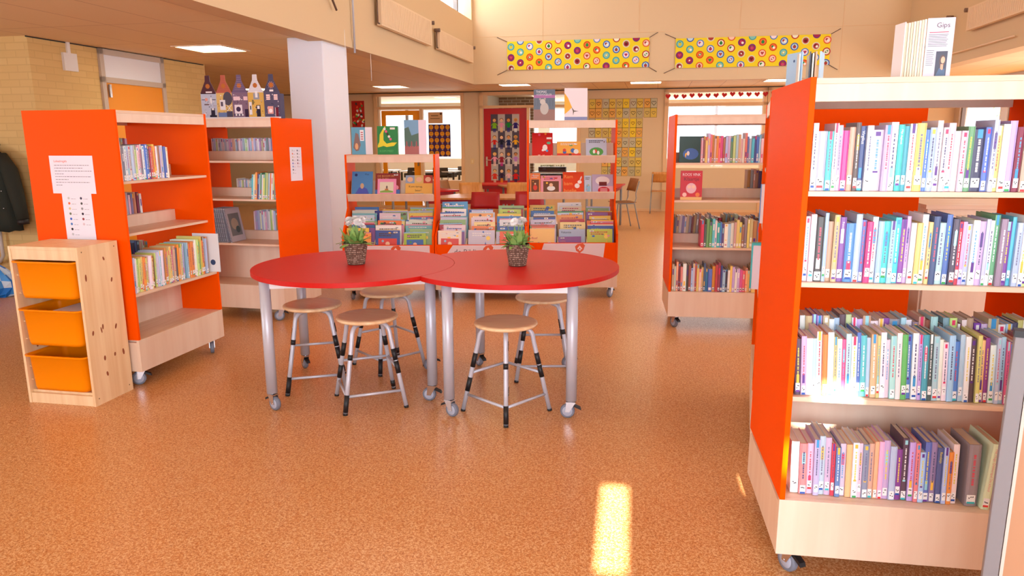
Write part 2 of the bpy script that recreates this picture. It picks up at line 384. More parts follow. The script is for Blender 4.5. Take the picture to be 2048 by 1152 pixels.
# ceiling lamps
for k, (u, v, wh) in enumerate([(-4.9, 7.72, 'nearest to the column, above the left bookcases'), (-5.07, 13.9, 'above the orange classroom door'),
        (-2.65, 13.95, 'above the red door'), (-.22, 13.95, 'above the heart drawings'), (2.15, 14.05, 'above the heart garland'), (-7.9, 13.9, 'leftmost at the far wall')]):
    r = empty('ceiling_light', 'square recessed ceiling light '+wh, 'light', xy(u, v, CE), -TH, 'recessed square ceiling lights')
    MB().box(-.27, .27, -.27, .27, -.006, 0).build('diffuser', 'lamp_panel', r)
    f = MB(); f.box(-.3, .3, -.3, -.27, -.012, 0); f.box(-.3, .3, .27, .3, -.012, 0); f.box(-.3, -.27, -.27, .27, -.012, 0); f.box(.27, .3, -.27, .27, -.012, 0)
    f.build('frame', 'white_radiator', r)

# radiators
def radiator(u, v0, v1, z0, z1, face, label):
    r = empty('radiator', label, 'radiator', xy(u, v0, z0), -TH, 'wall radiators on the upper walls'); L = v1-v0; Hh = z1-z0
    b = MB(); x0, x1 = (0.03, .09) if face > 0 else (-.09, -.03); xf = x1 if face > 0 else x0
    b.box(x0, x1, 0, L, 0, Hh); n = int(L/.05)
    for i in range(n):
        y = .03+i*(L-.06)/n; b.box(min(xf, xf+face*.004), max(xf, xf+face*.004), y, y+.03, .02, Hh-.02)
    b.build('panel', 'white_radiator', r, .004)
    xm = (x0+x1)/2
    for yy in (-.05, L+.05):
        k = MB()
        k.tube([(xm, yy*1.0, .02), (xm, yy, Hh-.03)], .009, 8); k.tube([(xm-.03*face, yy, Hh-.02), (xm+.05*face, yy, Hh-.02)], .028, 10)
        k.tube([(xm, yy, .02), (xm, 0.01 if yy < 0 else L-.01, .02)], .009, 8); k.tube([(xm, yy, Hh-.03), (xm, 0.01 if yy < 0 else L-.01, Hh-.03)], .009, 8)
        k.build('valve_pipe', 'wire', r)
    for yy in (L*.2, L*.8): MB().box(min(0, x0), max(0, x1), yy, yy+.03, .05, .08).build('bracket', 'wire', r)
radiator(-3.25, 8.44, 10.42, 2.80, 3.14, 1, 'long cream radiator on the left upper wall, nearer the column')
radiator(-3.25, 10.80, 12.85, 2.80, 3.08, 1, 'cream radiator on the left upper wall, nearer the banners')
radiator(3.9, 8.3, 10.65, 2.82, 3.10, -1, 'ribbed radiator at the top right corner, the nearer one')
radiator(3.9, 11.35, 12.9, 2.82, 3.10, -1, 'ribbed radiator on the right upper wall behind the tall white book')
def wire(name, pts, r, label, cat, mat='wire', group=None):
    b = MB(); b.tube([xy(*p) for p in pts], r, 6); return tag(b.build(name, mat), label, cat, group)
wire('window_rod', [(-3.22, 7.75, 4.0), (-3.22, 7.75, 2.42)], .012, 'long window opener rod hanging beside the column', 'rod', 'silver')
wire('opener_rod', [(-3.22, 6.9, 3.2), (-3.2, 7.28, 2.78)], .012, 'slanting window opener arm on the left upper wall', 'rod')
wire('pull_cord', [(-3.2, 7.45, 2.62), (-3.2, 7.45, 2.36)], .003, 'thin cord hanging in front of the column', 'cord', 'white')
wire('pull_cord', [(-3.2, 8.15, 2.45), (-3.2, 8.15, 2.16)], .003, 'thin cord hanging right of the column', 'cord', 'white')
wire('pipe', [(3.86, 13.1, 2.6), (3.86, 9.4, 2.6)], .01, 'thin cream pipe along the right upper wall', 'pipe', 'white_radiator')

# banners
PAL_B = [((70, 160, 170), (130, 200, 190), (225, 200, 40)), ((220, 90, 50), (245, 205, 190), (170, 60, 60)), ((215, 215, 190), (170, 60, 60), (110, 20, 40)),
         ((40, 90, 190), (190, 215, 235), (170, 60, 50)), ((210, 70, 30), (235, 120, 60), (40, 140, 70)), ((110, 50, 130), (160, 40, 80), (200, 70, 110)),
         ((180, 40, 50), (235, 235, 215), (40, 130, 60)), ((80, 130, 200), (240, 225, 235), (180, 50, 90))]
def banner(u0, z0, wd, ht, lift, label):
    r = empty('banner', label, 'banner', xy(u0, 13.185, z0), -TH, 'yellow banners with fruit circles')
    b = MB(); b.color((238, 214, 40)); b.box(0, wd, -.004, 0, 0, ht)
    M = T(0, -.0045, 0) @ UP; b.at(M); nc = int(wd/.164)
    for i in range(nc):
        x = .07+i*.167
        for j in range(4):
            y = ht-.09-j*.18 + (0 if i % 2 else .0) + (.09 if i % 2 else 0)
            c = PAL_B[(i*3+j*5+(i//2)) % 8]
            r0 = .062
            def cl(cx, cy, rad, col, zz):
                pts = [(cx+rad*math.cos(2*PI*k/18), min(ht, max(0, cy+rad*math.sin(2*PI*k/18)))) for k in range(18)]
                if max(p[1] for p in pts)-min(p[1] for p in pts) > .004: b.poly(pts, col, zz)
            cl(x, y, r0, c[0], .0006); cl(x, y, r0*.74, c[1], .0012)
            if 0.03 < y < ht-.03:
                k = (i+j) % 4
                if k == 0: b.disc(x, y-.004, .026, c[2], .0018); b.disc(x, y+.024, .012, (60, 140, 60), .0024, .008)
                elif k == 1: b.poly([(x, y-.03), (x+.028, y+.008), (x+.016, y+.026), (x, y+.014), (x-.016, y+.026), (x-.028, y+.008)], c[2], .0018)
                elif k == 2: b.disc(x-.01, y+.01, .02, c[2], .0018); b.disc(x+.012, y-.008, .02, (240, 240, 235), .0022)
                else: b.disc(x, y, .03, c[2], .0018, .016, rot=.7); b.disc(x, y, .012, (250, 240, 230), .0024)
    b.build('cloth', 'matt_paint', r)
    for sx_ in (0, wd):
        for sz in (0, ht):
            o = MB(); dx = -.18 if sx_ == 0 else .14; dz = .08 if sz else -.08
            o.tube([(sx_, -.004, sz), (sx_+dx, -.002, sz+dz)], .006, 6); o.build('tie_rope', 'wire', r)
    return r
b1 = banner(-2.63, 2.70, 2.46, .48, 0, 'left yellow banner with rows of round fruit pictures')
b2 = banner(.27, 2.67, 2.46, .48, 0, 'right yellow banner with rows of round fruit pictures')

# ------------------------------------------------------------------ castors and bookcases
def castor(parent, x, y, rot=0.0, r=.043, h=.104, brake=True):
    c = bpy.data.objects.new('castor', None); sc.collection.objects.link(c); c.parent = parent; c.location = (x, y, 0); c.rotation_euler = (0, 0, rot); c.empty_display_size = .03
    M = T(0, .02, r) @ Ry(PI/2)
    t = MB().at(M); t.lathe([(0.001, -.012), (r*.72, -.012), (r*.9, -.013), (r, -.007), (r, .007), (r*.9, .013), (r*.72, .012), (.001, .012)], 24); t.build('wheel', 'tyre', c)
    t = MB().at(M); t.lathe([(.001, -.015), (.01, -.015), (r*.68, -.0128), (r*.7, -.012), (r*.7, .012), (r*.68, .0128), (.01, .015), (.001, .015)], 20); t.build('hub', 'hub', c)
    f = MB()
    for s_ in (-1, 1): f.prism([(.008, r-.004), (.032, r-.004), (.026, h-.012), (-.022, h-.012)], s_*.017-.0015, s_*.017+.0015, 'x')
    f.box(-.019, .019, -.024, .028, h-.014, h-.006); f.at(T(0, 0, 0)); f.lathe([(.012, h-.008), (.012, h+.004)], 12); f.tube([(-.02, .02, r), (.02, .02, r)], .004, 8)
    f.build('fork', 'chrome', c)
    if brake:
        k = MB(); k.prism([(-.055, h-.05), (-.05, h-.036), (-.02, h-.022), (.0, h-.018), (.0, h-.03), (-.02, h-.035)], -.012, .012, 'x'); k.build('brake_lever', 'black', c)
    return c
W_, D_, H_, ZP, ZB = .861, .633, 1.679, .305, .104
def bookcase(x, y, yaw, shelves, label, setb=(.012,)*3, cut=1.0, rear=True, casts=(0, 1, 2, 3)):
    r = empty('bookcase', label, 'bookcase', (x, y, 0), yaw, 'orange and beech bookcases on castors')
    for x0 in (0, W_-.018):
        MB().box(x0, x0+.018, 0, D_, ZP, H_).build('side_panel', 'orange', r, .0015)
    c = MB(); c.box(.018, W_-.018, .004, D_-.004, H_-.02, H_-.003); c.build('top_board', 'beech_flat', r, .001)
    for y0 in (.004, D_-.022):
        MB().box(.018, W_-.018, y0, y0+.018, H_-.072, H_-.0201).build('top_rail', 'beech', r, .001)
    p = MB(); p.box(0, W_, 0, .018, ZB, ZP); p.box(0, W_, D_-.018, D_, ZB, ZP); p.box(0, .018, .018, D_-.018, ZB, ZP-.0165); p.box(W_-.018, W_, .018, D_-.018, ZB, ZP-.0165); p.box(.018, W_-.018, .018, D_-.018, ZB, ZB+.016)
    p.build('plinth', 'beech', r, .001)
    MB().box(.0185, W_-.0185, .0185, D_-.0185, ZP-.016, ZP).build('bottom_shelf', 'beech_flat', r)
    MB().box(.0185, W_-.0185, D_/2-.008, D_/2+.008, ZP+.0005, shelves[-1]-.018).build('back_panel', 'beech', r)
    for k, z in enumerate(shelves):
        s_ = setb[k]
        MB().box(.0185, W_-.0185, s_, D_/2-.02, z-.016, z).build('shelf', 'beech_flat', r, .001)
        MB().box(.0185, W_-.0185, D_/2-.02, D_/2-.006, z-.016, z+.075).build('shelf_upstand', 'beech', r)
        if rear:
            MB().box(.0185, W_-.0185, D_/2+.02, D_-s_, z-.016-.0, z).build('shelf', 'beech_flat', r)
            MB().box(.0185, W_-.0185, D_/2+.006, D_/2+.02, z-.016, z+.075).build('shelf_upstand', 'beech', r)
    for k in casts:
        castor(r, (.07, W_-.07)[k % 2], (.06, D_-.06)[k//2], (.5, 2.2, -1.0, .3)[k])
    return r
K_ = 1.5/1.4
POSE = {'A': (-2.129*K_, 4.021*K_, 1.357), 'B': (-2.557*K_, 5.755*K_, -.233), 'C': (1.162*K_, 5.309*K_, -.130), 'D': (.839*K_, 2.119*K_, -.161), 'E': (1.42, 4.18, -1.88)}
CN = {'A': 'left bookcase with the rules poster', 'B': 'bookcase behind under the cardboard houses', 'C': 'middle right bookcase', 'D': 'large right bookcase', 'E': 'bookcase behind the large right one'}
SH = {'A': (1.266, .952, .586), 'B': (1.337, 1.025, .655), 'C': (1.316, 1.03, .66), 'D': (1.338, 1.05, .667), 'E': (1.337, 1.03, .66)}
bookcase(*POSE['A'], SH['A'], 'orange bookcase at the left with two sheets taped to its side', (.02, .04, .004))
bookcase(*POSE['B'], SH['B'], 'orange bookcase behind the left one, carrying five cardboard houses', (.02, .02, .012))
bookcase(*POSE['C'], SH['C'], 'orange and beech bookcase right of the middle aisle')
bookcase(*POSE['D'], SH['D'], 'largest bookcase in the right foreground, full of bright books')
bookcase(*POSE['E'], SH['E'], 'orange bookcase seen side on, just behind the large right one')

# ------------------------------------------------------------------ books
COL = {'W': ((248, 246, 250), 'white'), 'L': ((170, 208, 240), 'light blue'), 'C': ((60, 190, 215), 'cyan'), 'T': ((30, 170, 180), 'teal'), 'P': ((240, 190, 205), 'pale pink'),
       'V': ((200, 180, 225), 'lavender'), 'M': ((225, 50, 130), 'magenta'), 'K': ((45, 42, 60), 'black'), 'N': ((45, 55, 130), 'navy'), 'B': ((60, 110, 200), 'blue'), 'U': ((110, 40, 140), 'purple'),
       'Y': ((235, 215, 90), 'yellow'), 'G': ((80, 160, 90), 'green'), 'g': ((190, 220, 120), 'lime'), 'R': ((205, 35, 50), 'red'), 'O': ((240, 120, 40), 'orange'), 'E': ((205, 165, 130), 'tan'),
       'S': ((120, 130, 150), 'slate grey'), 'o': ((250, 190, 110), 'apricot'), 'r': ((240, 110, 110), 'coral'), 'F': ((120, 30, 40), 'maroon'), 'D': ((30, 80, 60), 'dark green'), 'w': ((225, 225, 215), 'off-white'), 'm': ((160, 110, 60), 'brown')}
def nth(n):
    return '%d%s' % (n, 'th' if 10 <= n % 100 <= 20 else {1: 'st', 2: 'nd', 3: 'rd'}.get(n % 10, 'th'))
BULK = MB()
def book(parent_M, x, z, yf, t, h, d, key, detail, label, group, lean=0.0, title=None):
    """spine faces local -y; M maps bookcase frame to world"""
    col, nm = COL[key]; col = tuple(max(0, min(255, int(c+(255-c)*.22)+rnd.randint(-16, 16))) for c in col)
    M = parent_M @ T(x, yf, z) @ Ry(lean)
    loc, rot, _ = M.decompose()
    acc = rnd.choice([(250, 250, 250), (90, 90, 130), (240, 220, 90), (220, 90, 110), (110, 170, 220), (250, 250, 250)])
    if sum(abs(a-b) for a, b in zip(acc, col)) < 160: acc = (120, 120, 155) if sum(col) > 420 else (250, 250, 250)
    th = .0016 if t > .012 else .0009
    cv = MB(); cv.color(col)
    cv.box(0, th, .001, d, 0, h); cv.box(t-th, t, .001, d, 0, h)
    bul = min(.0035, t*.16)
    cv.prism([(0, .003), (t*.25, .003-bul), (t*.75, .003-bul), (t, .003), (t, .0045), (0, .0045)], 0, h, 'z')
    yfz = .003-bul-.0003
    A = T(0, yfz, 0) @ UP
    cv.at(A); x0, x1 = t*.27, t*.73
    style = rnd.randint(0, 5)
    c2 = rnd.choice([(250, 250, 250), (230, 60, 110), (70, 160, 220), (250, 200, 80), (100, 60, 150), (160, 220, 230)])
    if style == 0: cv.rect(x0, h*.86, x1, h, c2, 0)
    elif style == 1: cv.rect(x0, h*.60, x1, h*.82, c2, 0)
    elif style == 2: cv.rect(x0, h*.2, x1, h*.36, c2, 0)
    elif style == 3: cv.rect(x0, h*.9, x1, h*.97, c2, 0); cv.rect(x0, h*.3, x1, h*.33, c2, 0)
    if detail >= 1 and style != 4:
        # small print running down the spine
        yy = h*.84 if not title else h*.45; end = h*.34
        while yy > end and title is None:
            l = rnd.uniform(.003, .009); wdt = t*.10
            cv.rect(t*.5-wdt, yy-l, t*.5+wdt, yy, acc, .0003); yy -= l+rnd.choice([.0015, .0015, .005])
    if title: cv.text(title[0], t*.5-title[2]*.35, h*.93, title[2], title[1], .0004, wmax=h*.68, rot=-PI/2)
    def fin(o): return o
    if detail <= 0:
        cv.at(Matrix.Identity(4)); cv.color((236, 222, 200)); cv.box(th, t-th, .0046, d-.002, .001, h-.003)
        if rnd.random() < .8:
            cv.at(T(0, yfz, 0) @ UP); cv.rect(x0-t*.1, .012, x1+t*.1, .034, (240, 240, 240), .0003)
            if rnd.random() < .6: cv.rect(x0, .017, x1, .024, rnd.choice([(60, 110, 190), (60, 60, 60), (200, 60, 60)]), .0006)
        if detail < 0:
            n = len(BULK.v); BULK.v += [M @ p for p in cv.v]; BULK.f += [[n+i for i in f] for f in cv.f]; BULK.c += cv.c; BULK.m += cv.m; BULK.s += cv.s
            return None
        o = cv.build('book', 'paint'); o.location = loc; o.rotation_mode = 'QUATERNION'; o.rotation_quaternion = rot
        return tag(o, label % nm, 'book', group)
    e = bpy.data.objects.new('book', None); sc.collection.objects.link(e); e.location = loc; e.rotation_mode = 'QUATERNION'; e.rotation_quaternion = rot; e.empty_display_size = .01
    tag(e, label % nm, 'book', group)
    cv.build('cover', 'paint', e)
    pg = MB(); pg.color((240, 228, 208)); pg.box(th+.0001, t-th-.0001, .0046, d-.003, .002, h-.003); pg.build('page_block', 'paint', e)
    if rnd.random() < .9:
        st = MB().at(T(0, yfz-.0005, 0) @ UP); zb = rnd.choice([.004, .012, .02]); hs = .028
        st.rect(x0-t*.14, zb, x1+t*.14, zb+hs, (250, 250, 252), 0)
        wd = (x1-x0)
        for q in range(2 if t < .012 else 3):
            cx = x0+wd*(.15+.35*q); st.disc(cx, zb+hs*rnd.uniform(.35, .8), min(.0026, wd*.22), (30, 30, 45), .0003, .0019, 7, rnd.uniform(0, 3))
        if rnd.random() < .5: st.rect(x0-t*.1, zb-.003, x1+t*.1, zb+.004, rnd.choice([(40, 90, 180), (60, 170, 90), (230, 60, 60), (110, 60, 160), (60, 190, 200)]), .0004)
        st.build('spine_label', 'paint', e)
    return e
def CM(key):
    x, y, a = POSE[key]; return T(x, y, 0) @ Rz(a)
def row(case, shelfname, x0, x1, z, yf, seq, hr, tr, dr, detail, lean=0, grp=None, titles=None, side='standing'):
    M = CM(case) if isinstance(case, str) else case
    x = x0; i = 0; lst = []
    while True:
        t = rnd.uniform(*tr)
        if rnd.random() < .12: t *= 1.5
        if x+t > x1: break
        lst.append((x, t)); x += t/max(.9, math.cos(lean))+.0008
    n = len(lst)
    for i, (x, t) in enumerate(lst):
        key = seq[i % len(seq)]; h = rnd.uniform(*hr); d = rnd.uniform(*dr)
        if lean: h = min(h, hr[1])
        ti = (titles or {}).get(i)
        j = yf+rnd.uniform(-.006, .008)
        lb = '%s book, ' + nth(i+1) + ' from the left ' + shelfname
        if i == n-1: lb = '%s book at the right end ' + shelfname
        if i == 0: lb = '%s book at the left end ' + shelfname
        zz = z+.0008+(abs(math.sin(lean))*t if lean < 0 else 0)
        book(M, x+(0 if lean >= 0 else 0), zz, j, t, h, d, key, detail, lb, grp, lean, ti)
D1 = 'WLCPVMEKNWPVWCTWYBLWVPWVGKBLYWVFEROPEWBCVSK'
row('D', 'on the top shelf of the large right bookcase', .026, .838, 1.338, .028, D1, (.178, .212), (.012, .021), (.12, .14), 2, 0, 'books on the top shelf of the large right bookcase',
    {8: ('Virgilius', (250, 250, 250), .009), 13: ('Mijn dagboek', (250, 250, 250), .006)})
D2 = 'WWKLEEUBLBMWLCLCUVWoWoNLBKRVLWVLWGSUCLWgLBFRWKEPrTGVUPWLBK'
row('D', 'on the second shelf of the large right bookcase', .026, .838, 1.05, .03, D2, (.185, .222), (.010, .0185), (.12, .14), 2, 0, 'books on the second shelf of the large right bookcase',
    {6: ('Francine Oomen', (250, 250, 250), .006)})
D3 = 'KVWLWOWgWMLWBCLEgWPLWGBWVTKLWWLBLWKYoUWVLMBPrFUSVKoW'
row('D', 'on the third shelf of the large right bookcase', .03, .838, .667, .035, D3, (.190, .222), (.010, .0185), (.12, .13), 2, -.05, 'front row books on the third shelf of the large right bookcase')
row('D', 'in the rear row on the third shelf of the large right bookcase', .03, .80, .667, .172, 'gFWEUVEWLKgWVEWPUSLWSEFLKS', (.222, .246), (.014, .022), (.105, .115), -1, -.04, 'rear row books on the third shelf of the large right bookcase')
D4 = 'WrPVLVRBVoWPSEoPVLUKVrLBSNLOWRPLgVBNKgPWEV'
row('D', 'on the bottom shelf of the large right bookcase', .045, .585, .3055, .05, D4, (.175, .222), (.012, .0195), (.13, .15), 2, -.03, 'books on the bottom shelf of the large right bookcase',
    {25: ('Raveleijn', (240, 220, 60), .008), 31: ('Toverkracht', (250, 230, 90), .007), 36: ('De griezelbus 1', (90, 200, 220), .009)})
# C
C1 = 'PFYVrOEOrMmLVGgLEPwrBVCNBLPrOYKV'
gC = 'books on the %s of the middle right bookcase'
row('C', 'on the top shelf of the middle right bookcase', .21, .838, 1.316, .04, C1, (.175, .225), (.011, .020), (.13, .15), 0, 0, gC % 'top shelf')
row('C', 'on the third shelf of the middle right bookcase', .235, .838, .66, .04, 'RDGGCWTBNWLwEoYmSYEmSOoWKLGE', (.18, .235), (.013, .024), (.13, .15), 0, 0, gC % 'third shelf')
row('C', 'on the bottom shelf of the middle right bookcase', .026, .838, .3055, .04, 'EwoFrWKFLVRYPoNBBORFNLKWYVWVMroomYFDWLNF', (.17, .235), (.012, .021), (.13, .16), 0, 0, gC % 'bottom shelf')
row(CM('C'), 'behind on the third shelf of the middle right bookcase', .03, .80, .66, .35, 'mSEwSwESFmS', (.20, .235), (.014, .024), (.12, .14), -1, .05, 'rear books on the third shelf of the middle right bookcase')
row(CM('C'), 'behind on the second shelf of the middle right bookcase', .62, .80, 1.03, .35, 'mSEmK', (.19, .23), (.014, .024), (.12, .14), -1, .0, 'rear books on the second shelf of the middle right bookcase')
row('C', 'on the right of the second shelf of the middle right bookcase', .70, .84, 1.03, .04, 'oWo', (.22, .26), (.02, .03), (.13, .16), -1, 0, gC % 'second shelf')
# A
gA = 'books on the %s of the left bookcase'
row('A', 'on the top shelf of the left bookcase', .03, .50, 1.266, .04, 'LWSWLwLVgWPSWBNROYOWmVWBWLw', (.19, .215), (.012, .022), (.12, .14), 1, 0, gA % 'top shelf')
row('A', 'in the rear row on the top shelf of the left bookcase', .03, .52, 1.266, .34, 'SEmREWEFPEmES', (.22, .27), (.014, .024), (.12, .14), -1, 0, 'rear books on the top shelf of the left bookcase')
row('A', 'in the rear row on the second shelf of the left bookcase', .03, .58, .952, .345, 'KSFEVPSmEFWSEKVEmSE', (.20, .22), (.012, .02), (.12, .14), -1, 0, 'rear books on the second shelf of the left bookcase')
row('A', 'near the front of the lower left bookcase shelf', .03, .24, .586, .03, 'BLWgYoOYEWYFErOgw', (.20, .22), (.010, .018), (.14, .16), 1, .04, gA % 'third shelf')
row('A', 'in the middle of the lower left bookcase shelf', .26, .56, .586, .035, 'gVLWmOrYoMEKOo', (.21, .25), (.012, .02), (.14, .16), 1, .03, 'middle books on the third shelf of the left bookcase')
row('A', 'low in the left bookcase, far end', .57, .81, .586, .025, 'LOOWWgGYOm', (.23, .275), (.012, .022), (.16, .19), 1, .02, 'right books on the third shelf of the left bookcase')
row('A', 'in the rear row on the third shelf of the left bookcase', .03, .60, .586, .345, 'SKNKEwmKS', (.24, .26), (.014, .03), (.12, .14), -1, 0, 'rear books on the third shelf of the left bookcase')
# B
gB = 'books on the %s of the bookcase under the cardboard houses'
row('B', 'behind on the top shelf under the cardboard houses', .03, .82, 1.337, .36, 'WVLWgWVLPWLVWVPEWLS', (.17, .185), (.010, .016), (.12, .13), -1, 0, gB % 'top shelf')
row('B', 'behind on the second shelf under the cardboard houses', .25, .60, 1.025, .36, 'WVLWgWVLPWLVWV', (.13, .15), (.010, .016), (.12, .13), -1, 0, gB % 'second shelf')
row('B', 'leaning at the right of the second shelf under the cardboard houses', .60, .83, 1.025, .03, 'CWYONLGWYGgLOWg', (.20, .225), (.010, .016), (.15, .16), -1, .10, 'leaning books on the second shelf under the cardboard houses')
row('B', 'behind on the third shelf under the cardboard houses', .40, .83, .655, .35, 'WVLWLWPVWgWLmPg', (.23, .255), (.012, .02), (.12, .14), -1, 0, gB % 'third shelf')
BULKDONE = 1
def spiral(i, x, lean, wide=False):
    M = CM('B') @ T(x, .03, .656) @ Ry(lean); loc, rot, _ = M.decompose()
    e = bpy.data.objects.new('ring_binder', None); sc.collection.objects.link(e); e.location = loc; e.rotation_mode = 'QUATERNION'; e.rotation_quaternion = rot
    tag(e, 'spiral bound grey booklet, %s from the left on the lower shelf under the cardboard houses' % nth(i+1), 'booklet', 'spiral bound booklets')
    b = MB(); b.color((200, 200, 215)); b.box(0, .012, .006, .21, 0, .285)
    if wide:
        b.at(T(.0125, 0, 0) @ Rz(PI/2) @ UP); b.rect(.03, .05, .18, .24, (120, 130, 135), .0005); b.disc(.1, .15, .05, (180, 170, 150), .001); b.disc(.13, .1, .03, (70, 90, 90), .0012)
    b.build('cover', 'paint', e)
    s_ = MB()
    for q in range(24): s_.color((60, 60, 80)); s_.box(-.001, .013, -.001, .007, .008+q*.0115, .0125+q*.0115)
    s_.build('spiral', 'paint', e)
for i in range(8): spiral(i, .225+i*.0185+(0 if i < 7 else .02), -.13-(.06 if i == 7 else 0), i == 7)
# E : a few books sticking out towards the aisle
row('E', 'sticking out on the second shelf behind the large right bookcase', .03, .10, 1.03, .0, 'BVW', (.21, .22), (.016, .022), (.14, .16), -1, 0, 'books sticking out behind the large right bookcase')
row('E', 'sticking out on the third shelf behind the large right bookcase', .03, .14, .66, -.03, 'WGLT', (.24, .27), (.016, .022), (.18, .2), -1, 0, 'large books sticking out behind the large right bookcase')
row('E', 'on the top shelf of the side-on bookcase', .03, .5, 1.337, .04, 'KSEFNmSK', (.2, .22), (.016, .024), (.14, .16), -1, 0, 'books on the side-on bookcase')

tag(BULK.build('books', 'paint'), 'rear rows of books and the books in the bookcase under the cardboard houses', 'books', kind='stuff')
# ------------------------------------------------------------------ face-out books
def face_art(b, w, h, bg_, seed, title=None, tcol=(40, 40, 60), kind=None):
    r = random.Random(seed); b.rect(0, 0, w, h, bg_, 0)
    kind = kind if kind is not None else r.randint(0, 3)
    pal = [(240, 240, 240), (60, 110, 190), (220, 70, 60), (250, 200, 60), (80, 160, 80), (230, 150, 170), (110, 70, 50), (150, 200, 230)]
    if kind == 0:
        b.rect(0, 0, w, h*.3, r.choice(pal), .0004)
        for k in range(5): b.disc(w*r.uniform(.15, .85), h*r.uniform(.2, .5), w*r.uniform(.05, .11), r.choice(pal), .0008+.0001*k)
    elif kind == 1:
        b.rect(w*.12, h*.1, w*.88, h*.7, r.choice(pal), .0004); b.disc(w*.5, h*.32, w*.2, r.choice(pal), .0008, h*.13); b.disc(w*.5, h*.5, w*.09, (245, 205, 170), .0012)
        b.disc(w*.3, h*.6, w*.05, r.choice(pal), .0012)
    elif kind == 2:
        for k in range(4):
            a = r.uniform(.1, .9); b.poly([(w*a-w*.12, h*.08), (w*a+w*.12, h*.08), (w*a, h*r.uniform(.35, .6))], r.choice(pal), .0004+.0001*k)
        b.disc(w*.75, h*.7, w*.08, (250, 220, 90), .001)
    else:
        b.disc(w*.5, h*.33, w*.34, r.choice(pal), .0004, h*.22)
        for k in range(4): b.disc(w*r.uniform(.3, .7), h*r.uniform(.2, .5), w*.06, r.choice(pal), .0008+.0001*k, w*.1)
    if title is None:
        tcol = r.choice([(40, 40, 60), (240, 240, 240), (200, 40, 50), (50, 80, 160), (90, 60, 40)])
        for k in range(r.randint(1, 4)): b.disc(w*r.uniform(.1, .9), h*r.uniform(.72, .93), w*r.uniform(.03, .08), r.choice(pal), .0011, h*r.uniform(.02, .05))
        if r.random() < .4: b.rect(0, h*.955, w, h, r.choice(pal), .0010)
        y = h*.86
        for q in range(2):
            x = w*.15
            while x < w*(.8-.15*q): l = w*r.uniform(.03, .09); b.rect(x, y, min(x+l, w*.85), y+h*.035, tcol, .0014); x += l+w*.02
            y -= h*.075
    else:
        y = h*.84
        for tt in title: b.text(tt, w*.08, y, h*.085, tcol, .0014, wmax=w*.84); y -= h*.12
    if r.random() < .45: q = r.choice([.1, .5, .74]); b.rect(w*q, h*.9, w*(q+.17), h*.95, (240, 240, 240), .0016); b.rect(w*(q+.04), h*.915, w*(q+.13), h*.935, (90, 90, 90), .0018)
def fbook(M, w, h, t, bgc, label, group, seed, title=None, tcol=(40, 40, 60), kind=None, art=None, parts=True):
    """face-out book standing at the origin of M: cover faces local -y, width along x"""
    loc, rot, _ = M.decompose()
    e = bpy.data.objects.new('picture_book', None); sc.collection.objects.link(e); e.location = loc; e.rotation_mode = 'QUATERNION'; e.rotation_quaternion = rot; e.empty_display_size = .01
    tag(e, label, 'picture book', group)
    c = MB(); c.color(bgc); c.box(0, w, 0, .002, 0, h); c.box(0, w, t-.002, t, 0, h); c.box(0, .002, .002, t-.002, 0, h)
    c.at(T(0, -.0003, 0) @ UP)
    if art: art(c, w, h)
    else: face_art(c, w, h, bgc, seed, title, tcol, kind)
    c.build('cover', 'paint', e)
    p = MB(); p.color((244, 236, 220)); p.box(.0022, w-.003, .0021, t-.0021, .002, h-.002); p.build('page_block', 'paint', e)
    return e
CW = {(70, 130, 200): 'blue', (240, 170, 90): 'apricot', (235, 235, 240): 'white', (190, 215, 90): 'lime green', (60, 90, 170): 'dark blue', (240, 210, 80): 'yellow', (200, 220, 240): 'pale blue',
      (225, 150, 180): 'pink', (180, 50, 60): 'red', (245, 225, 190): 'cream', (140, 90, 160): 'purple', (120, 190, 200): 'turquoise', (240, 130, 60): 'orange', (150, 190, 130): 'sage green', (250, 248, 246): 'bright white', (236, 214, 226): 'pale pink', (214, 226, 214): 'pale green', (246, 222, 150): 'pale yellow', (206, 206, 232): 'pale lilac'}
CWK = list(CW)
